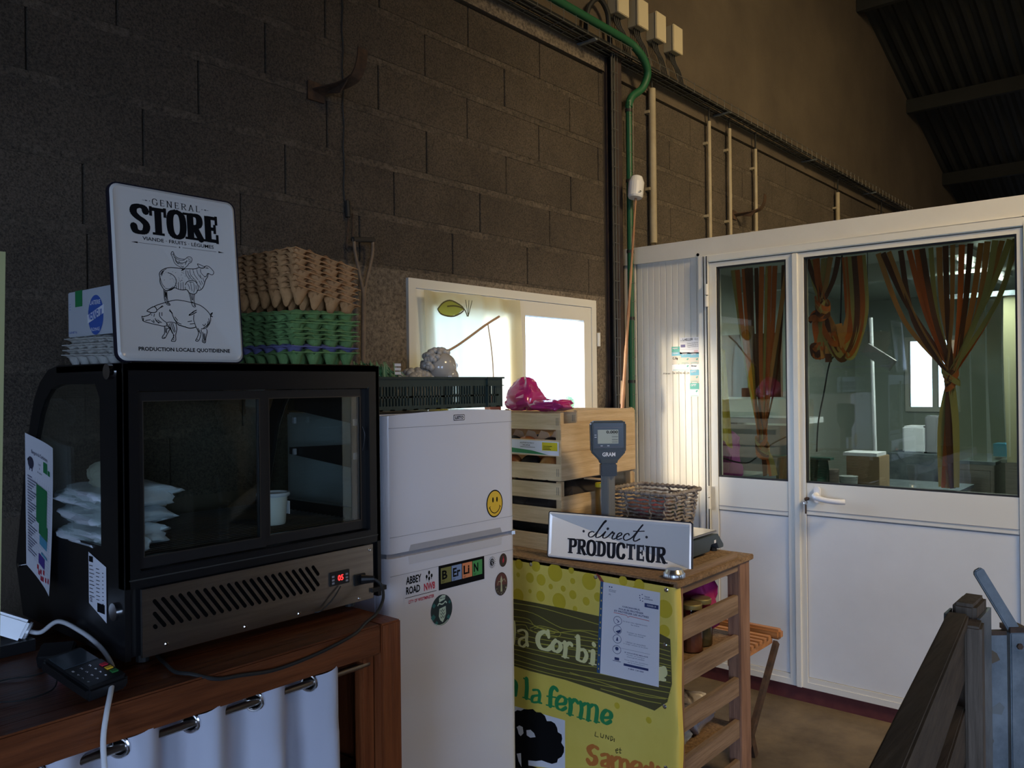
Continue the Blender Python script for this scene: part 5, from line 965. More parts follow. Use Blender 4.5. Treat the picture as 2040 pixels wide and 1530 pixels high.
bag('plastic_bag', 'crumpled clear plastic bag low in the rack', 2.53, 1.47, .2163, .15, .13, .10, 23, mat('film_plastic', (.40, .42, .44), .25, bump=.6, bsc=25))
bag('plastic_bag', 'pale printed plastic bag behind the lower slats of the rack', 2.74, 1.50, .2163, .13, .16, .13, 24, mat('film_plastic2', (.42, .37, .36), .3, bump=.6, bsc=25))
bag('vegetable_bag', 'dark green bag of leaves in the lower rack', 2.62, 1.62, .2163, .16, .22, .16, 25, mat('dark_leaves', (.02, .07, .03), .6, bump=.6, bsc=30))
bag('paper_packet', 'dark purple packet on the lower shelf near the yellow panel', 2.50, 1.66, .2163, .12, .2, .22, 26, mat('purple_packet', (.05, .035, .07), .4))
bag('plastic_bag', 'torn clear plastic bag on the floor under the rack', 2.60, 1.56, .001, .22, .14, .11, 27, MATS['film_plastic'])

# ================================================================== WOODEN CRATES
def crate(x0, x1, y0, y1, z0, z1, label, ztop=None, posts=.022, rows=3, ends=2, group='fruit crates', seed=0):
    c = thing('wooden_crate', label, 'crate', ((x0 + x1) / 2, (y0 + y1) / 2, z0), group=group); H_ = z1 - z0; rnd = random.Random(seed)
    for x in (x0 + .006, x1 - .006 - posts):
        for y in (y0 + .006, y1 - .006 - posts): part('corner_post', B().prism([(0, 0), (posts, 0), (posts, posts), (0, posts)], ((x, y, z1 + .004), (1, 0, 0), (0, 1, 0)), H_ + .003), M_crz, c)
    hh = H_ / (rows + (rows - 1) * .5)
    for k in range(rows):
        z = z0 + k * hh * 1.5 + .001
        for x in (x0, x1 - .006):
            d_ = rnd.uniform(-.003, .003); part('slat', B().box(x, x + .006, y0 + .001, y1 - .001, z + d_, z + hh + d_ - .002), M_cry, c, bev=.0012)
    for k in range(ends):
        for y in (y0, y1 - .006):
            he = (((ztop or z1) if y == y0 else z1) - z0) / ends; z = z0 + k * he + .001; d_ = rnd.uniform(-.003, .003); part('end_board', B().box(x0 + .002, x1 - .002, y - .0005, y + .0055, z + (.0 if k else .004), z + he - .0005), M_crx, c, bev=.0012)
    for k in range(5): w_ = (y1 - y0 - .02) / 5; part('bottom_board', B().box(x0 + .008, x1 - .008, y0 + .01 + w_ * k, y0 + .01 + w_ * (k + .8), z0 + .001, z0 + .006), M_crx, c)
    st = B()
    for y in (y0 + .012, y0 + .02):
        for k in range(rows): st.box(x0 - .0008, x0, y, y + .0015, z0 + k * hh * 1.5 + hh * .3, z0 + k * hh * 1.5 + hh * .75)
    part('staples', st, M_wire, c); return c
cA = crate(2.515, 3.045, 1.905, 2.305, .8615, 1.128, 'pale wooden crate standing on the rack, bottom of the stack', ztop=1.075, seed=1)
cB = crate(2.510, 3.045, 1.900, 2.300, 1.134, 1.396, 'pale wooden crate holding mangoes, top of the stack', ztop=1.357, seed=2)
cC = crate(2.618, 3.042, 1.902, 2.285, 1.345, 1.403, 'shallow wooden tray resting inside the top crate', rows=1, ends=1, seed=3, posts=.012)
lbp = part('crate_label', P2().poly([(.2, 1.238), (.492, 1.234), (.492, 1.288), (.2, 1.292)]).to(YF(2.5085, 2.40, 0), .001), M_paper, cB, 'white and green paper crate label')
CF = YF(2.5085, 2.40, 0)
part('label_green_band', P2().poly([(.2, 1.240), (.37, 1.237), (.44, 1.236), (.36, 1.250), (.2, 1.262)]).to(CF, .0014), M_green, lbp)
part('label_yellow_field', P2().rect(.41, 1.252, .485, 1.284).to(CF, .0014), mat('label_yellow', (.75, .62, .02), .5), lbp)
part('label_text', P2().text('FRUITS BIO DU PEROU', .30, 1.277, .37, 1.282).text('MANGUE', .315, 1.268, .35, 1.273).rect(.30, 1.262, .375, 1.2635).rect(.415, 1.268, .46, 1.27).rect(.415, 1.262, .45, 1.264).rect(.415, 1.256, .455, 1.258).to(CF, .0018), M_ink, lbp)
mg = [(2.56, 1.99, 0), (2.565, 2.09, 1), (2.56, 2.19, 2), (2.66, 2.02, 3), (2.66, 2.14, 4)]
for k, (x, y, s) in enumerate(mg):
    m_ = mat('mango_%d' % (k % 2), ((.30, .06, .03), (.22, .20, .04))[k % 2], .35, col2=((.50, .25, .05), (.45, .10, .04))[k % 2], sc=9)
    o = solo('mango', B().ball((x, y, 1.186), 1, 16, (.040, .050, .042)), m_, ['mango at the near corner of the top crate', 'mango in the middle of the crate front row', 'mango furthest left in the crate front row', 'mango in the second row near the scale', 'mango in the second row near the fridge'][k], 'fruit', 'mangoes in the crate', smooth=True)
    o = solo('mango', B().ball((x + .01, y + .03 * (k % 2), 1.262), 1, 16, (.040, .046, .040)), mat('mango_%d' % ((k + 1) % 2), (0, 0, 0)), ['upper mango above the crate label near the corner', 'upper mango behind the white crate label', 'upper mango at the fridge side of the crate', 'upper mango in the second row near the scale', 'upper mango in the second row near the fridge'][k], 'fruit', 'mangoes in the crate', smooth=True)
for k in range(4):
    cv = []; 
    y = 1.96 + .075 * k; pts = [(2.545, y - .03, 1.29), (2.55, y + .01, 1.328), (2.56, y + .05, 1.30)]
    solo('wrapping_paper', B().prism([(y_ - 2.4, z) for y_, z in ((y + .045, 1.285), (y + .02, 1.325), (y - .015, 1.318), (y - .035, 1.285))], ((2.575 + .01 * k, 2.4, 0), (0, 1, 0), (0, 0, 1)), .002), mat('tissue', (.50, .36, .25), .8), ['brown wrapping paper at the near end of the top crate', 'brown wrapping paper, second from the crate corner', 'brown wrapping paper, third from the crate corner', 'brown wrapping paper next to the fridge'][k], 'paper', 'wrapping papers in the crate')
bag('magenta_bag', 'shiny magenta plastic bag lying on top of the wooden crates', 2.60, 2.15, 1.402, .17, .20, .125, 31, mat('magenta_film', (.48, .03, .19), .18, coat=.5, bump=.35, bsc=10), taper=.75)
bag('magenta_bag', 'thin tail of the magenta bag lying towards the crate corner', 2.58, 2.0, 1.402, .10, .16, .045, 33, MATS['magenta_film'])
solo('cardboard_piece', B().box(2.55, 2.62, 2.30, 2.33, 1.402, 1.472), mat('red_cardboard', (.42, .16, .10), .7), 'reddish cardboard corner behind the magenta bag', 'cardboard')
solo('wood_splinter', B().box(2.70, 2.72, 1.82, 1.93, 1.126, 1.132, Matrix.Identity(4)), M_crx, 'loose wood sliver sticking out between the crates', 'wood piece')

bag('produce_sack', 'dark sack of produce filling the bottom wooden crate', 2.78, 2.10, .871, .46, .34, .235, 61, mat('dark_sack', (.03, .022, .018), .9))
# ================================================================== SCALE, BASKET, SIGN
scl = thing('shop_scale', 'grey electronic shop scale with a display on a pole, on the rack', 'scale', (2.75, 1.62, .86))
M_sg = mat('scale_grey', (.045, .055, .062), .5); M_sb = mat('scale_blue_grey', (.045, .065, .085), .45)
SB = B().prism([(2.63, .874), (2.66, .93), (2.955, .93), (3.0, .885), (3.0, .872), (2.96, .872), (2.945, .896), (2.90, .896), (2.885, .872), (2.63, .872)], XF(0, 1.445, 0), .375)
SB.v = [(p[0] - .055, p[1], p[2]) for p in SB.v]
part('base', SB, M_sb, scl, bev=.004)
for x in (2.60, 2.91):
    for y in (1.47, 1.79): part('foot', B().tube([(x, y, .8605), (x, y, .876)], .013, 12), M_rub, scl)
part('platform', B().box(2.60, 2.90, 1.45, 1.81, .936, .944), M_steel, scl, bev=.002)
part('platform_support', B().box(2.66, 2.84, 1.55, 1.72, .929, .937), M_sb, scl)
part('base_label', P2().rect(2.865, .898, 2.88, .910).to(XF(0, 1.445, 0), .0012), M_paper, scl)
part('pole', B().box(2.515, 2.562, 1.688, 1.722, .875, 1.215), mat('pole_grey', (.20, .21, .22), .4, metal=.3, col2=(.25, .26, .27), stretch=(60, 60, 1), sc=4), scl, bev=.003)
part('pole_bracket', B().box(2.515, 2.61, 1.68, 1.73, .872, .885), M_sb, scl)
da = R(-63); hU = Vector((math.cos(da + R(10)), math.sin(da + R(10)), 0)); hU = Vector((.66, -.75, 0)).normalized(); hN = hU.cross(Vector((0, 0, 1))); HC = Vector((2.535, 1.702, 1.215)) + hN * .028
HF = (HC, hU, Vector((0, 0, 1)))
hd_ = part('display_head', B().prism([(-.030, -.002), (.030, -.002), (.034, .012), (.064, .044), (.066, .150), (.058, .158), (-.058, .158), (-.066, .150), (-.064, .044), (-.034, .012)], HF, .045), M_sg, scl, bev=.005)
part('head_neck', B().prism([(-.03, -.045), (.03, -.045), (.03, .0), (-.03, .0)], HF, .042), M_black, scl, bev=.003)
part('display_face', P2().poly([(-.055, .058), (.055, .058), (.055, .150), (-.055, .150)]).to(HF, .0008), M_blackm, hd_)
part('lower_face', P2().poly([(-.055, .054), (.055, .054), (.055, .046), (.034, .020), (-.034, .020), (-.055, .046)]).to(HF, .0008), M_black, hd_)
part('lcd', P2().rect(-.040, .075, .036, .126).to(HF, .0014), mat('lcd_grey', (.36, .38, .30), .3), hd_)
p = P2().text('0.000', -.008, .112, .034, .123, .02)
for k in range(3): p.rect(.012, .080 + .010 * k, .034, .0812 + .010 * k).rect(.012, .087 + .010 * k, .034, .0874 + .010 * k)
part('lcd_digits', p.to(HF, .002), M_ink, hd_)
part('maker_name', P2().text('GRAM', -.024, .028, .024, .043, .03).to(HF, .0016), M_paper, hd_)
p = P2()
for y0_, y1_ in ((.062, .0625), (.134, .1345)): p.rect(-.05, y0_, .05, y1_)
part('face_lines', p.to(HF, .0014), mat('pinkish_line', (.25, .12, .12), .5), hd_)
part('face_tabs', P2().rect(-.052, .098, -.044, .1).rect(-.052, .106, -.044, .108).rect(-.03, .066, -.022, .068).rect(-.005, .066, .003, .068).to(HF, .0014), M_paper, hd_)
# woven basket
bk = thing('woven_basket', 'grey-brown woven paper cord basket standing on the scale platform', 'basket', (2.79, 1.64, .945))
M_rope = mat('twisted_cord', (.20, .165, .14), .85, col2=(.38, .33, .29), sc=55, bump=.6, bsc=120)
def rr4(w_, d_, z, r=.03, cx=2.775, cy=1.655):
    return [Vector((cx + x, cy + y, z)) for x, y in rrect(-w_ / 2, -d_ / 2, w_ / 2, d_ / 2, r, 4)]
for k in range(10):
    z = .952 + .0142 * k; e = .0035 * k; pts = rr4(.215 + e, .245 + e, z); pp = []
    for i in range(len(pts)):
        a, c_ = pts[i], pts[(i + 1) % len(pts)]; n_ = max(1, int((c_ - a).length / .01))
        for q in range(n_): t_ = q / n_; w_ = a.lerp(c_, t_); w_ = w_ + Vector((0, 0, .0016 * math.sin((i * 7 + q) * 1.3 + k))); pp.append(w_)
    part('cord_ring', B().tube(pp, [.0042 + .0012 * math.sin(i * 1.9 + k) for i in range(len(pp))], 7, True), M_rope, bk)
rim = rr4(.258, .288, 1.098); pp = []
for i in range(len(rim)):
    a, c_ = rim[i], rim[(i + 1) % len(rim)]; n_ = max(1, int((c_ - a).length / .006))
    for q in range(n_): pp.append(a.lerp(c_, q / n_))
part('braided_rim', B().tube(pp, [.0075 + .0022 * math.sin(i * 1.6) for i in range(len(pp))], 8, True), M_rope, bk, smooth=True)
for px, py in ((-.122, .04), (-.122, -.06), (-.122, .11), (.122, .0), (.0, -.137), (.07, -.137), (-.07, -.137), (0, .137), (-.118, -.118)):
    pts = [(2.775 + px * (.93 + .007 * k) + .004 * math.sin(k * 1.6), 1.655 + py * (.93 + .007 * k) + .004 * math.cos(k * 1.6), .948 + .0075 * k) for k in range(21)]; part('upright_cord', B().tube(pts, .0038, 6), M_rope, bk)
part('basket_bottom', B().box(2.68, 2.87, 1.545, 1.765, .9455, .95), M_rope, bk)
bag('packet', 'packet with pink and green print inside the woven basket', 2.775, 1.655, .952, .16, .19, .10, 41, mat('pink_packet', (.30, .08, .12), .5, col2=(.06, .14, .07), sc=14))
hj = thing('honey_jar', 'tall honey jar with a round yellow cap behind the woven basket', 'jar', (2.735, 1.868, .8615))
part('cap', B().lathe([(0, 0), (.026, 0), (.026, .014), (.024, .016), (0, .016)], (2.69, 1.90, 1.128) if False else (2.735, 1.868, 1.096), 20), mat('cap_yellow', (.75, .60, .03), .4), hj, 'round yellow cap')
part('jar_body', B().lathe([(0, 0), (.024, 0), (.025, .01), (.025, .22), (.022, .233), (0, .233)], (2.735, 1.868, .8615), 20), mat('honey_jar', (.20, .12, .03), .3), hj, smooth=True)
ds, DF = enamel_sign('producer_sign', 'wide white enamel sign reading direct PRODUCTEUR leaning on the rack top', (2.415, 1.900, .8625), (.090, -.555, 0), (.030, .012, .168), .562, .172, .009, ('bright_enamel', (.86, .86, .88)))
# cursive word
cw = [[(.105, .33), (.06, .36), (.0, .28), (.0, .12), (.05, .02), (.12, .10), (.19, .42), (.26, .88), (.30, 1.04), (.285, 1.08), (.25, .92), (.19, .42), (.18, .10), (.22, .03), (.29, .12), (.34, .30), (.37, .42), (.345, .18), (.36, .05), (.41, .05), (.46, .16), (.51, .36), (.535, .46), (.545, .38), (.575, .40), (.585, .36), (.565, .18), (.58, .04), (.63, .05), (.70, .20), (.76, .34), (.73, .44), (.68, .36), (.665, .16), (.71, .03), (.79, .12)], [(.93, .36), (.90, .44), (.84, .36), (.825, .16), (.88, .03), (.95, .08), (1.02, .24), (1.08, .55), (1.14, .92), (1.16, 1.0), (1.11, .70), (1.06, .25), (1.08, .05), (1.13, .05), (1.20, .18)], [(1.0, .60), (1.12, .62), (1.24, .66)], [(.395, .60), (.402, .62)]]
p = P2(); cx0, cxs, cy0, cys = .168, .166, .088, .060
for k, s in enumerate(cw): p.stroke([(cx0 + (a + b_ * .12) * cxs, cy0 + b_ * cys) for a, b_ in s], .0058 if k < 3 else .009, 6, .0032 if k < 3 else None, caps=2)
p.disc(.150, .108, .0048, 16).disc(.396, .1075, .0048, 16)
slab(p, 'PRODUCTEUR', .090, .024, .468, .078, .0125, .0066, .10, .30)
part('lettering', p.to(DF, .0012), mat('navy_black', (.018, .02, .035), .5), ds, 'black words direct PRODUCTEUR')
tj = thing('aluminium_lid', 'small aluminium screw lid in front of the producer sign', 'lid', (2.432, 1.372, .861))
part('lid', B().lathe([(0, 0), (.034, 0), (.035, .004), (.033, .018), (.030, .021), (.028, .026), (.026, .029), (0, .029)], (2.425, 1.368, .861), 28), mat('brushed_alu', (.62, .62, .62), .28, metal=1), tj, smooth=True)
bd_ = B()
for k in range(28): a = 2 * PI * k / 28; bd_.box(-.0008, .0008, -.0005, .0005, .002, .016, Matrix.Translation((2.425 + .035 * math.cos(a), 1.368 + .035 * math.sin(a), .861)) @ Matrix.Rotation(a, 4, 'Z'))
part('knurl', bd_, MATS['brushed_alu'], tj)
# folding wooden chair between rack and cabin
fc = thing('folding_chair', 'orange wooden folding chair with slatted seat behind the rack', 'chair', (3.25, 1.5, 0))
M_fc = wood('orange_chair_wood', (.34, .13, .035), (.50, .22, .07), 'y', .5)
for k in range(8): part('seat_slat', B().box(2.98 + .042 * k, 3.008 + .042 * k, 1.41, 1.80, .435, .450), M_fc, fc, bev=.002)
for y in (1.42, 1.76): part('seat_rail', B().box(2.96, 3.34, y, y + .022, .405, .434), M_fc, fc, bev=.003)
part('front_rail', B().box(3.33, 3.375, 1.385, 1.80, .425, .468), M_fc, fc, bev=.010)
for y in (1.395, 1.79):
    part('leg', B().band([(3.32, y, .42), (2.98, y, .02)], .03, .018, (0, 1, 0)), M_rust, fc); part('leg', B().band([(2.98, y + .02, .43), (3.14, y + .02, .001)], .03, .018, (0, 1, 0)), M_rust, fc)

# ================================================================== WALL FITTINGS
ty = thing('cable_tray', 'long wire mesh cable tray full of dark cables high on the back wall', 'cable tray', (5.5, 2.39, 3.25))
for y, z in ((2.435, 3.30), (2.435, 3.25), (2.41, 3.25), (2.375, 3.25), (2.34, 3.25), (2.34, 3.30)): part('long_wire', B().tube([(1.9, y, z), (9.2, y, z)], .0022, 5), M_wire, ty)
cw0 = None
for k in range(73):
    x = 1.95 + .1 * k
    if cw0 is None: cw0 = part('cross_wire', B().tube([(0, 2.437, 3.305), (0, 2.437, 3.247), (0, 2.338, 3.247), (0, 2.338, 3.305)], .0022, 5), M_wire, ty); cw0.location.x = x
    else: o = cw0.copy(); COL.objects.link(o); o.location.x = x
for k in range(7): part('cable', B().tube(cat([(1.9 + .9 * i, 2.350 + .012 * k + .006 * math.sin(i * 2 + k), 3.258 + .009 * (k % 3)) for i in range(9)], 3), .0085, 6), M_rub, ty)
for x in (2.4, 3.4, 4.9, 6.4, 7.9): part('bracket', B().box(x, x + .02, 2.33, 2.444, 3.235, 3.244), M_galv, ty)
gd = thing('green_conduit', 'bright green flexible conduit running along the tray and down the steel column', 'conduit', (3.72, 2.37, 1.3))
part('upper_run', B().tube(cat([(2.2, 2.36, 3.345), (2.9, 2.355, 3.338), (3.45, 2.35, 3.335), (3.72, 2.345, 3.33), (3.80, 2.33, 3.30), (3.86, 2.325, 3.26), (3.90, 2.33, 3.20), (3.875, 2.35, 3.12), (3.80, 2.37, 3.06), (3.775, 2.375, 3.0)], 6), .021, 10), M_greenp, gd, smooth=True)
part('down_pipe', B().tube([(3.775, 2.375, 3.03), (3.775, 2.375, 1.3)], .0165, 12), M_greenp, gd, smooth=True)
for z in (2.98, 2.60, 2.22, 1.86, 1.52): part('band_clip', B().lathe([(.0195, -.008), (.0195, .008)], (3.775, 2.375, z), 14), M_rub, gd)
for dx in (-.017, .012): part('guide_wire', B().tube([(3.775 + dx, 2.355, 3.03), (3.775 + dx, 2.355, 1.3)], .0012, 5), M_wire, gd)
for k in range(17): part('guide_rung', B().tube([(3.755, 2.355, 1.35 + .1 * k), (3.79, 2.355, 1.35 + .1 * k)], .0012, 5), M_wire, gd)
cl_ = thing('wire_ladder', 'narrow vertical wire cable ladder on the steel column beside the green conduit', 'cable ladder', (3.66, 2.38, 1.3))
for x in (3.625, 3.648, 3.672): part('long_wire', B().tube([(x, 2.378, 1.2), (x, 2.378, 3.25)], .0022, 5), M_wire, cl_)
for k in range(20): part('rung', B().tube([(3.622, 2.376, 1.25 + .1 * k), (3.674, 2.376, 1.25 + .1 * k)], .0022, 5), M_wire, cl_)
for x in (3.635, 3.66): part('cable', B().tube([(x, 2.393, 1.2), (x, 2.393, 3.25)], .006, 6), M_rub, cl_)
bl = ['grey wall box at the frame top, nearest of the row above the tray', 'cream wall box, second in the row above the tray', 'cream wall box, third in the row above the tray', 'cream wall box furthest right in the row above the tray']
for k, (x, z) in enumerate(((3.735, 3.59), (3.935, 3.585), (4.13, 3.575), (4.325, 3.565))):
    j = thing('junction_box', bl[k], 'wall box', (x, 2.40, z - .07), group='boxes above the cable tray'); z -= .03
    part('box', B().box(x - .05, x + .05, 2.385, 2.444, z - .075, z + .075), mat('grey_box_body', (.30, .27, .20), .6), j, bev=.002); part('cover', B().box(x - .053, x + .053, 2.372, 2.386, z - .078, z + .078), M_boxc, j, bev=.003)
    for q in range(4): part('cable', B().tube(cat([(x - .03 + .018 * q, 2.415, z - .073), (x - .028 + .02 * q, 2.41, z - .12), (x + .01 + .02 * q, 2.40, z - .17), (x + .05 + .02 * q, 2.395, 3.275)], 4), .004, 6), M_rub, j)
lp_ = thing('cable_loop', 'black cable loop hanging above the tray left of the wall boxes', 'cable', (3.55, 2.40, 3.38))
part('loop', B().tube(cat([(3.42, 2.40, 3.30), (3.44, 2.40, 3.42), (3.52, 2.39, 3.50), (3.60, 2.39, 3.46), (3.63, 2.40, 3.38), (3.64, 2.40, 3.30)], 6), .014, 8), M_rub, lp_)
for k, (x, zt, zb, r, lb) in enumerate(((4.087, 3.19, 2.31, .021, 'thick dusty vertical pipe nearest the green conduit'), (4.785, 3.17, 2.246, .0125, 'thin vertical pipe, first right of the thick one'), (5.076, 3.19, 2.246, .0125, 'thin vertical pipe, second right of the thick one'), (5.481, 3.14, 2.246, .0125, 'thin vertical pipe, third right of the thick one'), (7.139, 3.12, 2.246, .018, 'thin vertical pipe far right near the cabin roof edge'), (8.35, 3.1, 2.7, .015, 'short thin pipe at the far end of the back wall'))):
    j = thing('wall_pipe', lb, 'pipe', (x, 2.42, zb), group='vertical pipes on the back wall')
    part('pipe', B().tube([(x, 2.415, zb), (x, 2.415, zt)], r, 12), M_pipe, j, smooth=True)
    for q in range(2): z = zb + (zt - zb) * (.35 + .5 * q); part('clip', B().box(x - r - .006, x + r + .004, 2.42, 2.45, z - .008, z + .008), M_pipe, j)
    part('cable', B().tube(cat([(x, 2.415, zt), (x - .01, 2.41, zt + .04), (x - .03, 2.40, 3.25)], 4), .006, 6), M_rub, j)
def hook(name, label, x, z, s, m):
    h = thing(name, label, 'bracket', (x, 2.44, z))
    pts = cat([(x, 2.449, z), (x + .02, 2.39, z + .005), (x + .035, 2.33, z + .01), (x + .045, 2.28, z + .025), (x + .05, 2.255, z + .065), (x + .055, 2.25, z + .12)], 5)
    part('arm', B().band(pts, .042 * s, .006, (0, 1, 1)), m, h, bev=.001); part('gusset', B().prism([(0, 0), (.10, .01), (.16, .03), (.10, -.02)], ((x + .022, 2.44, z), (0, -1, 0), (0, 0, 1)), .006), m, h); part('wall_plate', B().box(x - .035 * s, x + .03 * s, 2.440, 2.4485, z - .03 * s, z + .03 * s), m, h)
    return h
hook('iron_bracket', 'bent iron bracket jutting from the upper block wall over the store sign', 1.795, 2.572, 1.1, M_rust)
hook('iron_bracket', 'small bent iron bracket on the wall over the cabin roof', 5.20, 2.64, 1.0, M_rust)
cr = thing('wall_string', 'thin dark string hanging down the block wall past the iron bracket', 'string', (1.93, 2.44, 2.2))
part('cord', B().tube([(1.915 + .003 * math.sin(k * 1.7), 2.444, 3.4 - .04 * k) for k in range(31)], .003, 5), M_rub, cr)
part('cord_end', B().tube([(1.925, 2.440, 2.2), (1.925, 2.436, 2.14)], .010, 8), M_rub, cr)
tk = thing('hay_fork', 'old garden tool with a D-shaped handle standing against the block wall', 'tool', (1.965, 2.40, 1.2))
M_fork = mat('worn_grey_wood', (.16, .11, .075), .6, col2=(.24, .17, .11), sc=20)
part('grip', B().tube([(1.917, 2.40, 2.052), (2.016, 2.40, 2.062)], .010, 10), mat('dark_grip', (.03, .025, .02), .7), tk)
for s, x in ((-1, 1.922), (1, 2.012)): part('handle_fork', B().tube(cat([(x, 2.40, 2.055), (x + (.006 if s < 0 else -.004), 2.40, 2.0), (1.966 + .012 * s, 2.40, 1.90), (1.966 + .004 * s, 2.40, 1.86)], 5), .006, 8), M_fork, tk, smooth=True)
part('shaft', B().tube([(1.966, 2.40, 1.88), (1.955, 2.40, 1.45), (1.95, 2.40, .02)], .009, 10), M_fork, tk, smooth=True)
cr2 = thing('hook_wires', 'two short rusty wires hanging on the wall above the old tool', 'wires', (1.94, 2.44, 2.0))
part('wire', B().tube(cat([(1.93, 2.442, 2.21), (1.928, 2.438, 2.12), (1.918, 2.44, 2.02)], 4), .003, 5), M_rust, cr2); part('wire', B().tube(cat([(1.955, 2.444, 2.16), (1.95, 2.444, 2.06)], 4), .002, 5), M_rust, cr2)
bs = thing('bamboo_stick', 'long bamboo stick leaning in the corner beside the green conduit', 'stick', (3.56, 2.31, .9))
M_bam = mat('bamboo', (.30, .14, .07), .5, col2=(.42, .23, .12), sc=9)
pts = [Vector((3.545, 2.30, 1.25)).lerp(Vector((3.733, 2.31, 2.50)), t_ / 24) for t_ in range(25)]
part('cane', B().tube([Vector((3.47, 2.295, .75))] + pts, [.010] + [.0095 - .0002 * k + (.002 if k % 4 == 0 else 0) for k in range(25)], 10), M_bam, bs)
part('split_end', B().prism([(0, 0), (.03, -.02), (.035, .06), (.01, .12)], XF(3.60, 2.33, 1.405), .008), mat('split_wood', (.45, .30, .18), .7), bs)
bt = thing('plastic_bottle', 'white plastic bottle stuck upside down on the tip of the bamboo stick', 'bottle', (3.735, 2.31, 2.49))
bm_ = Matrix.Translation((3.735, 2.31, 2.545)) @ Matrix.Rotation(R(9), 4, 'Y')
part('bottle', B().lathe([(0, -.055), (.036, -.055), (.041, -.045), (.042, .030), (.030, .060), (.016, .068), (0, .068)], (0, 0, 0), 20, None), M_white, bt)
o = bt.children[0]
for q in o.data.vertices: q.co = (bm_ @ (q.co + OFF[bt.name])) - OFF[bt.name]
part('cut_mark', P2().rect(3.700, 2.515, 3.716, 2.520).to(XF(0, 2.266, 0)), M_ink, bt)
wa = thing('wall_screw', 'small metal ring screw in the bare wall left of the display fridge', 'screw', (.60, 2.44, 1.59))
part('ring', B().tube([(.755 + .008 * math.cos(a * PI / 6), 2.442, 1.588 + .008 * math.sin(a * PI / 6)) for a in range(10)], .0022, 6), M_wire, wa)
ls_ = thing('pale_board', 'edge of a pale yellow board standing at the left of the picture', 'board', (.36, 1.2, .91))
part('board', B().add([(.30, 1.19, .909), (.366, 1.19, .909), (.366, 1.205, .909), (.30, 1.205, .909), (.30, 1.19, 1.69), (.3835, 1.19, 1.69), (.3835, 1.205, 1.69), (.30, 1.205, 1.69)], [(0, 3, 2, 1), (4, 5, 6, 7), (0, 1, 5, 4), (1, 2, 6, 5), (2, 3, 7, 6), (3, 0, 4, 7)]), mat('pale_yellow_paint', (.42, .42, .20), .6), ls_)
# notices on the cabin wall
nt_ = thing('farm_supplier_labels', 'patchwork of white and teal supplier stickers on the ribbed cabin panel', 'labels', (3.825, 2.1, 1.43))
NF = YF(3.8285, 0, 0)
def lrect(y0, y1, z0, z1, m, nm='sticker'): return part(nm, B().prism([(-y0, z0), (-y1, z0), (-y1, z1), (-y0, z1)], NF, .0006, .0007), m, nt_)
a0 = lrect(2.112, 2.000, 1.660, 1.745, M_paper, 'address_sticker')
part('address_text', P2().text('LAILLER', -2.093, 1.728, -2.035, 1.741, .01).text('SARL', -2.108, 1.728, -2.097, 1.732).text('Élevage', -2.025, 1.736, -2.005, 1.741).text('Porcs', -2.025, 1.729, -2.005, 1.734).rect(-2.108, 1.723, -2.004, 1.7235).text('Fermette 02 43 00 01 02', -2.068, 1.712, -2.006, 1.718).text('Commande 02 43 00 01 03', -2.068, 1.702, -2.006, 1.708).text('Transport 02 43 00 01 04', -2.068, 1.692, -2.006, 1.698).rect(-2.11, 1.684, -2.004, 1.6845).to(NF, .0016), M_ink, a0)
part('violet_mark', P2().rect(-2.106, 1.695, -2.080, 1.709).to(NF, .0016), mat('violet_box', (.10, .08, .25), .5), a0)
part('red_numbers', P2().rect(-2.03, 1.668, -2.005, 1.670).rect(-2.03, 1.675, -2.005, 1.677).to(NF, .0016), M_red, a0)
M_pale = mat('pale_pink_paper', (.60, .55, .50), .6)
for (y0, y1, z0, z1, m_, t_, tm) in ((2.160, 2.112, 1.672, 1.700, M_tealc, 'opti', M_paper), (2.160, 2.106, 1.652, 1.671, M_cyan, 'opti', M_paper), (2.106, 2.054, 1.642, 1.668, M_cyan, "OPTI'", M_paper), (2.054, 2.000, 1.640, 1.666, M_cyan, "OPTI'", M_paper), (2.160, 2.106, 1.608, 1.652, M_pale, 'C..Fig', M_ink), (2.106, 2.054, 1.608, 1.642, M_pale, None, None), (2.054, 2.000, 1.608, 1.640, M_pale, None, None), (2.158, 2.054, 1.572, 1.606, M_paper, None, None), (2.052, 2.000, 1.578, 1.606, M_paper, 'Élevage', M_ink), (2.054, 2.002, 1.548, 1.576, M_cyan, "OPTI'", M_paper), (2.054, 2.002, 1.512, 1.548, M_pale, None, None), (2.056, 2.004, 1.476, 1.508, M_tealc, "OPTI'", M_paper), (2.056, 2.004, 1.438, 1.476, M_paper, None, None)):
    s = lrect(y0, y1, z0, z1, m_)
    if t_: part('sticker_text', P2().text(t_, -y0 + .006, z0 + (z1 - z0) * .48, -y0 + .036, z0 + (z1 - z0) * .85, .02).to(NF, .0016), tm, s)
    else: part('sticker_mark', P2().poly([(-y1 - .014, z1 - .016), (-y1 - .006, z1 - .006), (-y1 - .012, z1 - .004), (-y1 - .020, z1 - .010)]).rect(-y0 + .004, z0 + .003, -y1 - .004, z0 + .0045).rect(-y0 + .004, z0 + .007, -y1 - .012, z0 + .008).to(NF, .0016), M_tealc, s)
part('handwritten_number', P2().text('Alimac : 06 99 90 40 24', -2.212, 1.556, -2.060, 1.566).to(NF, .0012), M_ink, nt_)

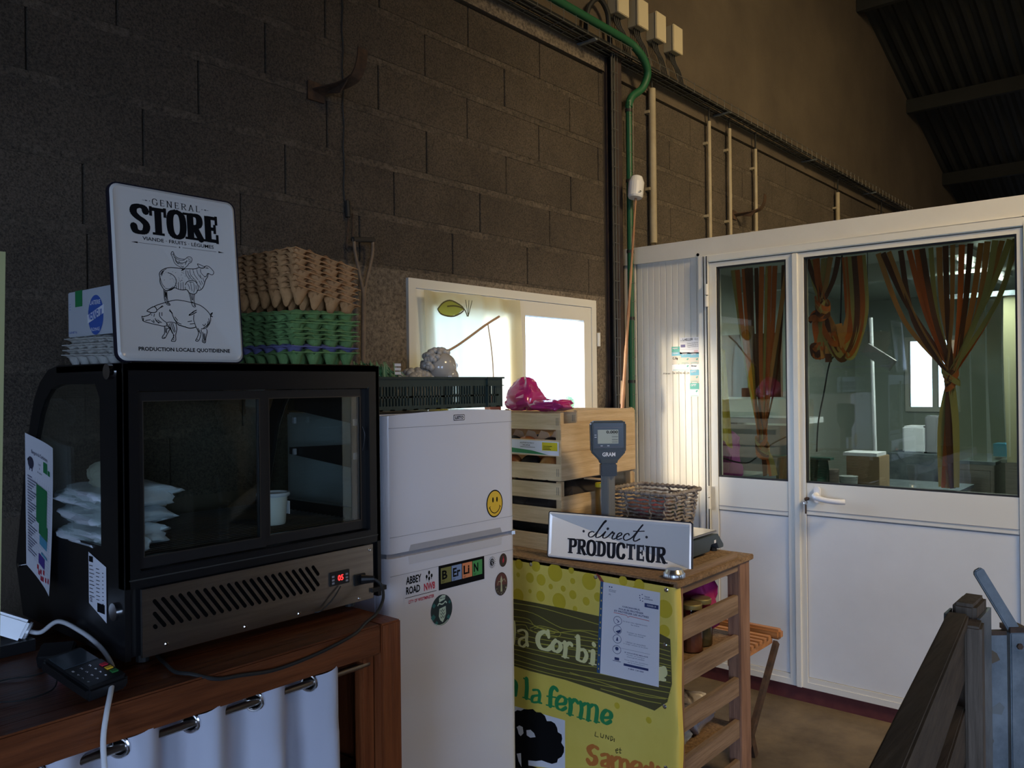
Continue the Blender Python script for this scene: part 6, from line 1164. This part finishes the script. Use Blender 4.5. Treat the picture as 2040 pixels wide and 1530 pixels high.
# ================================================================== RIBBON CURTAINS BEHIND THE CABIN GLASS
RC = [clothmat('ribbon_rust', (.66, .19, .05), .35), clothmat('ribbon_brown', (.17, .07, .04), .3), clothmat('ribbon_olive', (.52, .42, .15), .4), clothmat('ribbon_ochre', (.60, .30, .10), .4)]
def bunch(name, label, tops, ztop, knot, tails, seed, midz=.35):
    t_ = thing(name, label, 'ribbon curtain', (3.93, knot[0], knot[1] - .3)); rnd = random.Random(seed)
    for k, y in enumerate(tops):
        x = 3.93 + rnd.uniform(-.02, .02); my = y + (knot[0] - y) * (midz + rnd.uniform(-.1, .12)); mz = ztop + (knot[1] - ztop) * (.5 + rnd.uniform(-.08, .08))
        pts = cat([(x, y, ztop), (x + rnd.uniform(-.01, .01), my, mz), (3.93, knot[0] + rnd.uniform(-.02, .02), knot[1])], 8); n_ = len(pts)
        a0_ = rnd.uniform(-.5, .5); a1_ = rnd.uniform(-1.1, 1.1)
        ups = [Vector((math.cos(a0_ + (a1_ - a0_) * i / n_), math.sin(a0_ + (a1_ - a0_) * i / n_), 0)) for i in range(n_)]
        part('ribbon', B().band(pts, [.024 - .006 * i / n_ for i in range(n_)], .001, ups=ups), RC[rnd.choice((0, 1, 0, 2, 3, 1))], t_)
    kb = B()
    for q in range(5):
        an = rnd.uniform(0, PI); pts = [(3.93 + .024 * math.cos(a * PI / 8), knot[0] + .036 * math.sin(a * PI / 8) * math.cos(an * .4), knot[1] - .012 + .038 * math.sin(a * PI / 8 + an) * .8 + .012 * (q - 2)) for a in range(16)]
        part('knot_wrap', B().band(cat(pts, 2, True), .022, .002, ups=[Vector((math.cos(a * PI / 16), math.sin(a * PI / 16), 0)) for a in range(32)]), RC[q % 4], t_)
    part('knot_core', B().ball((3.93, knot[0], knot[1] - .01), 1, 12, (.020, .026, .030)), RC[1], t_)
    for q, (yb, zb) in enumerate(tails):
        pts = cat([(3.93, knot[0], knot[1] - .02), (3.925 + .01 * (q % 3), knot[0] + (yb - knot[0]) * .9 + .012 * (q % 2), knot[1] + (zb - knot[1]) * .45), (3.93, yb, zb)], 8); n_ = len(pts)
        a0_ = rnd.uniform(-.7, .7); part('ribbon_tail', B().band(pts, .030, .001, ups=[Vector((math.cos(a0_ + .04 * i), math.sin(a0_ + .04 * i), 0)) for i in range(n_)]), RC[rnd.choice((0, 1, 2, 3))], t_)
    return t_
bunch('ribbon_curtain', 'rust and olive ribbons knotted low behind the narrow door glass', [1.86, 1.84, 1.80, 1.78, 1.74, 1.70, 1.67, 1.64, 1.60, 1.575, 1.66, 1.76], 2.085, (1.712, 1.20), [(1.70, 1.04), (1.665, 1.042), (1.68, 1.05), (1.65, 1.045)], 5)
bunch('ribbon_curtain', 'short rust ribbon bunch tied in a big bow behind the wide door', [1.47, 1.455, 1.435, 1.42, 1.40, 1.38, 1.36, 1.33], 2.095, (1.405, 1.87), [(1.42, 1.66), (1.40, 1.62), (1.36, 1.64), (1.43, 1.70), (1.38, 1.60)], 8)
bunch('ribbon_curtain', 'wide fan of rust, brown and olive ribbons with one central knot', [1.15, 1.13, 1.10, 1.05, 1.02, .99, .965, .93, .90, .87, .84, .81, .775, .74, .71, .68, .66, .63, .61, .60], 2.09, (.858, 1.535), [(.90, 1.045), (.885, 1.04), (.87, 1.04), (.855, 1.04), (.84, 1.045), (.865, 1.04)], 11)
lo = thing('ribbon_loops', 'loose hanging loops of ribbon beside the big bow behind the wide door', 'ribbons', (3.93, 1.3, 1.6))
for k, (ya, yb, zb) in enumerate(((1.30, 1.42, 1.72), (1.275, 1.40, 1.66), (1.255, 1.38, 1.64), (1.235, 1.36, 1.66), (1.22, 1.35, 1.65), (1.29, 1.33, 1.70))):
    part('ribbon', B().band(cat([(3.93, ya, 2.09), (3.935, ya - .01, 1.85), (3.93, ya - .015 + .01 * k, 1.72 - .008 * k), (3.925, (ya + yb) / 2, zb - .03), (3.93, yb, zb + .08)], 8), .028, .001, ups=None, up=(1, .2 * (k % 3 - 1), 0)), RC[(0, 2, 1, 0, 2, 3)[k]], lo)
for k in range(9):
    a = k * .7; c_ = Vector((3.93, 1.41 + .03 * math.sin(a * 2), 1.80 - .02 * k)); part('bow_loop', B().band(cat([c_ + Vector((.012 * (k % 3), .05 * math.cos(a), .03 * math.sin(a))), c_ + Vector((.02, .06 * math.cos(a + .8), .05 * math.sin(a + .8))), c_ + Vector((0, .02 * math.cos(a + 2), .045 * math.sin(a + 2))), c_], 5), .028, .001, up=(1, .3 * math.sin(k), .2)), RC[(0, 1, 0, 3, 2)[k % 5]], lo)

# ================================================================== INSIDE THE CABIN
bn = thing('steel_workbench', 'low grey workbench inside the cabin behind the wide door', 'workbench', (5.1, 1.5, 0))
part('bench_top', B().box(4.75, 5.6, 1.10, 2.38, .855, .875), M_galv, bn)
for x in (4.8, 5.55):
    for y in (1.14, 2.3): part('leg', B().box(x, x + .04, y, y + .04, 0, .855), M_galv, bn)
cbx = thing('cardboard_box', 'brown cardboard box with papers on top on the cabin workbench', 'box', (5.05, 1.55, .876))
part('box', B().box(4.96, 5.16, 1.46, 1.645, .876, 1.07), mat('cardboard', (.33, .22, .13), .8), cbx, bev=.003); part('papers', B().box(4.95, 5.13, 1.47, 1.66, 1.071, 1.09), M_paper, cbx)
solo('lidded_tin', B().lathe([(0, 0), (.05, 0), (.05, .10), (.053, .10), (.053, .115), (0, .12)], (4.9, 1.72, .876), 20), mat('tin_grey', (.18, .15, .13), .4), 'grey lidded tin left of the cardboard box in the cabin', 'tin', smooth=True)
solo('plastic_tub', B().lathe([(0, 0), (.045, 0), (.05, .08), (.053, .085), (0, .09)], (4.86, 1.60, .876), 20), mat('tub_white', (.40, .42, .42), .4), 'pale plastic tub in front of the cardboard box in the cabin', 'tub', smooth=True)
b = B(); v = []; f = []
for j in range(13):
    for i in range(31): s = i / 30; v.append((4.7 + .025 * math.sin(s * 28) + .02 * math.sin(j * .7 + s * 9), 1.66 + .30 * s, 1.06 - .42 * j / 12))
for j in range(12):
    for i in range(30): a = j * 31 + i; f.append((a, a + 1, a + 32, a + 31))
solo('green_tarp', b.add(v, f), mat('dark_green_tarp', (.015, .10, .07), .5), 'dark green cloth hanging behind the left part of the wide door', 'cloth', smooth=True)
solo('tarp_rail', B().box(4.68, 4.74, 1.64, 2.0, 1.062, 1.075), mat('tarp_rail_m', (.02, .10, .08), .5), 'dark green rail carrying the cloth inside the cabin', 'rail')
shf = thing('white_shelf', 'white shelf board with a lit front edge crossing behind both doors', 'shelf', (5.1, 2.0, 1.26)); part('board', B().box(4.95, 5.25, 1.88, 2.39, 1.25, 1.285), M_white, shf); part('bracket', B().box(5.0, 5.03, 2.36, 2.395, 1.1, 1.25), M_galv, shf)
fgp = thing('figurine', 'small pale figurine standing at the end of the white cabin shelf', 'figurine', (5.05, 1.92, 1.286)); part('body', B().ball((5.05, 1.925, 1.31), 1, 10, (.025, .03, .018)), M_paper, fgp); part('head', B().ball((5.05, 1.95, 1.335), .012, 10), M_paper, fgp)
for q in (-.015, .015): part('leg', B().tube([(5.05, 1.925 + q, 1.286), (5.05, 1.925 + q, 1.305)], .004, 6), M_paper, fgp)
solo('white_lining_board', B().box(4.9, 4.93, 1.95, 2.38, .95, 1.24), mat('board_white', (.52, .52, .48), .5), 'plain white board standing below the cabin shelf', 'board')
bag('cloth_bundle', 'purple cloth bundle behind the lower left of the narrow door glass', 4.45, 2.22, .88, .2, .24, .32, 51, mat('purple_cloth', (.22, .03, .16), .7)); solo('crate_stand', B().box(4.3, 4.62, 2.05, 2.39, 0, .879), mat('dark_wood_stand', (.10, .06, .035), .7), 'dark wooden stand under the purple cloth bundle in the cabin', 'stand')
b = B(); v = []; f = []
for j in range(9):
    for i in range(17): s = i / 16; v.append((4.30 + .03 * math.sin(s * 12), 2.30 - .22 * s - .04 * j / 8, 1.80 - .42 * s * .5 - .55 * j / 8 + .1 * s))
for j in range(8):
    for i in range(16): a = j * 17 + i; f.append((a, a + 1, a + 18, a + 17))
solo('yellow_cloth', b.add(v, f), clothmat('yellow_sheet', (.62, .50, .10), .4), 'yellow cloth hanging behind the left edge of the narrow door', 'cloth', smooth=True)
solo('brown_board', B().box(4.7, 4.73, 1.93, 2.38, 1.42, 1.80), mat('brown_board_m', (.14, .075, .035), .7), 'brown board hanging at the top behind the narrow door', 'board')
solo('blue_tray', B().box(4.5, 4.6, 1.9, 2.02, .905, .94), mat('blue_tray_m', (.03, .12, .35), .4), 'blue plastic tray low behind the narrow door glass', 'tray')
solo('packing_case', B().box(4.4, 4.7, 1.82, 2.04, .001, .904), mat('case_brown', (.16, .10, .06), .8), 'brown packing case under the blue tray in the cabin', 'case')
cc = thing('hanging_flex', 'thin dark cable curving across the inside of the narrow door glass', 'cable', (4.1, 1.8, 1.1)); part('flex', B().tube(cat([(4.15, 2.39, 1.25), (4.15, 2.1, 1.12), (4.15, 1.92, 1.075), (4.15, 1.84, 1.11), (4.15, 1.76, 1.18), (4.2, 1.70, 1.22)], 6), .004, 6), M_rub, cc)
cc = thing('hanging_flex', 'dark cable falling from the ceiling behind the wide door left side', 'cable', (4.2, 1.5, 1.1)); part('flex', B().tube(cat([(4.2, 1.40, 2.204), (4.2, 1.42, 1.72), (4.2, 1.47, 1.60), (4.2, 1.50, 1.45), (4.2, 1.53, 1.30), (4.2, 1.54, 1.15)], 6), .004, 6), M_rub, cc)
for k, (y, w_, h_, lb) in enumerate(((1.18, .30, 1.10, 'stainless steel cabinet below the far cabin window'), (.80, .34, 1.12, 'stainless steel cabinet behind the ribbon tail'), (.40, .34, 1.14, 'stainless steel cabinet at the far right of the cabin'))):
    j = thing('steel_cabinet', lb, 'cabinet', (6.0, y, 0), group='steel cabinets in the cabin'); part('body', B().box(5.8, 6.4, y - w_ / 2, y + w_ / 2, .02, h_ - .12), M_steel, j, bev=.006); part('worktop', B().box(5.76, 6.42, y - w_ / 2 - .015, y + w_ / 2 + .015, h_ - .12, h_ - .10), M_galv, j)
    part('door', B().box(5.785, 5.80, y - w_ / 2 + .02, y + w_ / 2 - .02, .1, h_ - .16), M_steel, j)
mx_ = thing('milk_machine', 'white kitchen machine standing in front of the far cabin window', 'machine', (6.0, 1.36, .0)); part('stand', B().box(5.9, 6.2, 1.36, 1.68, 0, 1.02), M_galv, mx_); part('body', B().box(5.95, 6.15, 1.46, 1.60, 1.021, 1.20), M_paper, mx_, bev=.01); part('head', B().box(5.95, 6.10, 1.38, 1.459, 1.021, 1.27), M_frg, mx_, bev=.01)
solo('blue_carton', B().box(5.95, 6.1, .86, 1.06, 1.021, 1.10), mat('blue_carton_m', (.05, .28, .50), .5), 'blue and white carton on the steel cabinet behind the ribbons', 'carton')
gp_ = clothmat('strip_pvc', (.62, .60, .45), .75)
pvs = thing('strip_door', 'translucent yellowish plastic strip door deep inside the cabin on the right', 'strip curtain', (5.6, .7, .9))
for k in range(8):
    y = .55 + .085 * k; part('strip', B().band(cat([(5.55 + .01 * (k % 2), y, 2.0), (5.57, y + .006, 1.6), (5.56, y - .008 * (k % 3), 1.02)], 4), .075, .002, up=(1, 0, 0)), MATS['strip_pvc'] if k in (3, 4, 0) else glassmat('clear_strip', (.75, .78, .70), .08, .15) if 'clear_strip' not in MATS else MATS['clear_strip'], pvs)
part('strip_rail', B().box(5.53, 5.6, .45, 1.25, 2.0, 2.03), M_galv, pvs)
hh_ = thing('ceiling_lamp', 'white tube lamp under the cabin ceiling', 'lamp', (5.4, 1.0, 2.14)); part('housing', B().box(4.75, 6.0, .95, 1.05, 2.16, 2.20), M_white, hh_); part('tube', B().tube([(4.8, 1.0, 2.145), (5.95, 1.0, 2.145)], .013, 10), mat('tube_light', (1, 1, 1), .4, emit=((.95, 1, .93), 2.0)), hh_)
pp_ = thing('white_pipe', 'white pole standing behind the left of the wide door', 'pole', (4.9, 1.45, 0)); part('pole', B().tube([(5.3, 1.58, .876), (5.3, 1.60, 1.9)], .012, 10), M_paper, pp_)
pn_ = solo('tilted_board', B().box(4.35, 4.38, 1.20, 1.36, 1.60, 1.66, Matrix.Translation((4.36, 1.28, 1.63)) @ Matrix.Rotation(R(35), 4, 'X') @ Matrix.Translation((-4.36, -1.28, -1.63))), mat('hinged_panel', (.40, .42, .42), .5), 'small tilted white board hanging below the ribbon loops', 'board')
solo('panel_string', B().tube([(4.365, 1.33, 1.68), (4.365, 1.33, 2.2)], .002, 5), M_rub, 'thin string holding the tilted white board', 'string')

# ================================================================== GATES AT LOWER RIGHT
wg = thing('wooden_gate', 'grey-brown wooden plank gate panel in the lower right foreground', 'gate', (1.2, .34, 0))
for z0, z1 in ((1.00, 1.100), (.865, .955), (.72, .81), (.575, .665), (.43, .52), (.28, .37)): part('plank', B().box(.35, 1.555, .335, .357, z0, z1), M_gate, wg, bev=.003)
part('top_cap', B().box(.35, 1.56, .330, .362, 1.090, 1.112), M_gate, wg, bev=.003)
part('end_post', B().box(1.535, 1.588, .309, .3345, 0, 1.098), M_gatev, wg, bev=.004)
part('inner_post', B().box(.60, .65, .30, .334, 0, 1.09), M_gatev, wg, bev=.004)
wg.location = (1.2, .287, 0); wg.rotation_euler = (0, 0, R(6.4))
gp2 = thing('gate_post', 'square post with a wooden core and galvanised sleeve at the end of the wooden gate', 'post', (1.64, .33, 0))
part('wood_core', B().box(1.600, 1.690, .314, .352, 0, 1.118), M_gatev, gp2, bev=.006)
part('sleeve', B().box(1.604, 1.697, .3085, .3135, 0, 1.095).box(1.604, 1.697, .3525, .357, 0, 1.095).box(1.691, 1.695, .3135, .3525, 0, 1.095), M_galv, gp2)
part('hook_strap', B().band(cat([(1.60, .366, 1.10), (1.57, .385, 1.10), (1.555, .392, 1.07), (1.555, .392, 1.03)], 4), .05, .005, up=(0, 0, 1)) if False else B().box(1.585, 1.63, .3575, .3615, 1.045, 1.10), M_galv, gp2)
part('bolt', B().tube([(1.70, .325, .82), (1.78, .325, .82)], .004, 8), M_galv, gp2)
mg_ = thing('metal_barrier', 'blue-grey galvanised steel livestock barrier at the lower right edge', 'barrier', (1.9, .33, 0))
RV = Vector((.649, -.760, 0)); FV = Vector((.760, .649, 0))
def vbox(c, w, d, z0, z1):                                # upright member square to the barrier plane
    b = B(); C0 = Vector(c); b.box(-w / 2, w / 2, 0, d, z0, z1); b.v = [tuple(C0 + RV * x + FV * y + Vector((0, 0, z))) for x, y, z in b.v]; return b
part('flat_upright', vbox((1.829, .322, 0), .036, .006, 0, 1.010), M_galv, mg_)
part('upright_cap', vbox((1.829, .322, 0), .036, .012, 1.010, 1.018), M_rust, mg_)
part('box_upright', vbox((1.8505, .289, 0), .033, .035, 0, 1.016), M_galv, mg_, bev=.002)
part('upright_cap', vbox((1.8505, .289, 0), .034, .036, 1.016, 1.026), M_rust, mg_)
part('rail', vbox((2.20, -.10, 0), 1.0, .03, .93, .985), M_galv, mg_); part('rail', vbox((2.20, -.10, 0), 1.0, .03, .5, .555), M_galv, mg_)
BV = ((1.8505, .289, 0), tuple(RV), (0, 0, 1)); BV2 = ((1.829, .322, 0), tuple(RV), (0, 0, 1))
part('bolt', B().prism([(.006 * math.cos(R(a)), .99 + .006 * math.sin(R(a))) for a in range(0, 360, 60)], BV, .004, .004), M_rust, mg_)
part('torn_sticker', P2().poly([(-.017, .985), (-.002, .975), (.004, .962), (-.012, .955)]).to(BV2, .0006), mat('torn_brown', (.12, .09, .06), .8), mg_)
part('scratch_patch', P2().poly([(-.015, .868), (.002, .88), (.012, .87), (.006, .855), (-.013, .858)]).to(BV2, .0006), mat('dull_zinc', (.16, .17, .17), .7), mg_)
lv = thing('latch_lever', 'slanting galvanised latch lever rising behind the metal barrier', 'lever', (1.83, .32, 1.0))
part('lever', B().band([(1.804, .3515, 1.140), (1.806, .349, 1.134), (1.861, .292, 1.004)], [.014, .021, .022], .009, up=(.760, .649, 0)), M_galv, lv, bev=.002)
for c_ in list(bpy.data.meshes):
    if not c_.users: bpy.data.meshes.remove(c_)
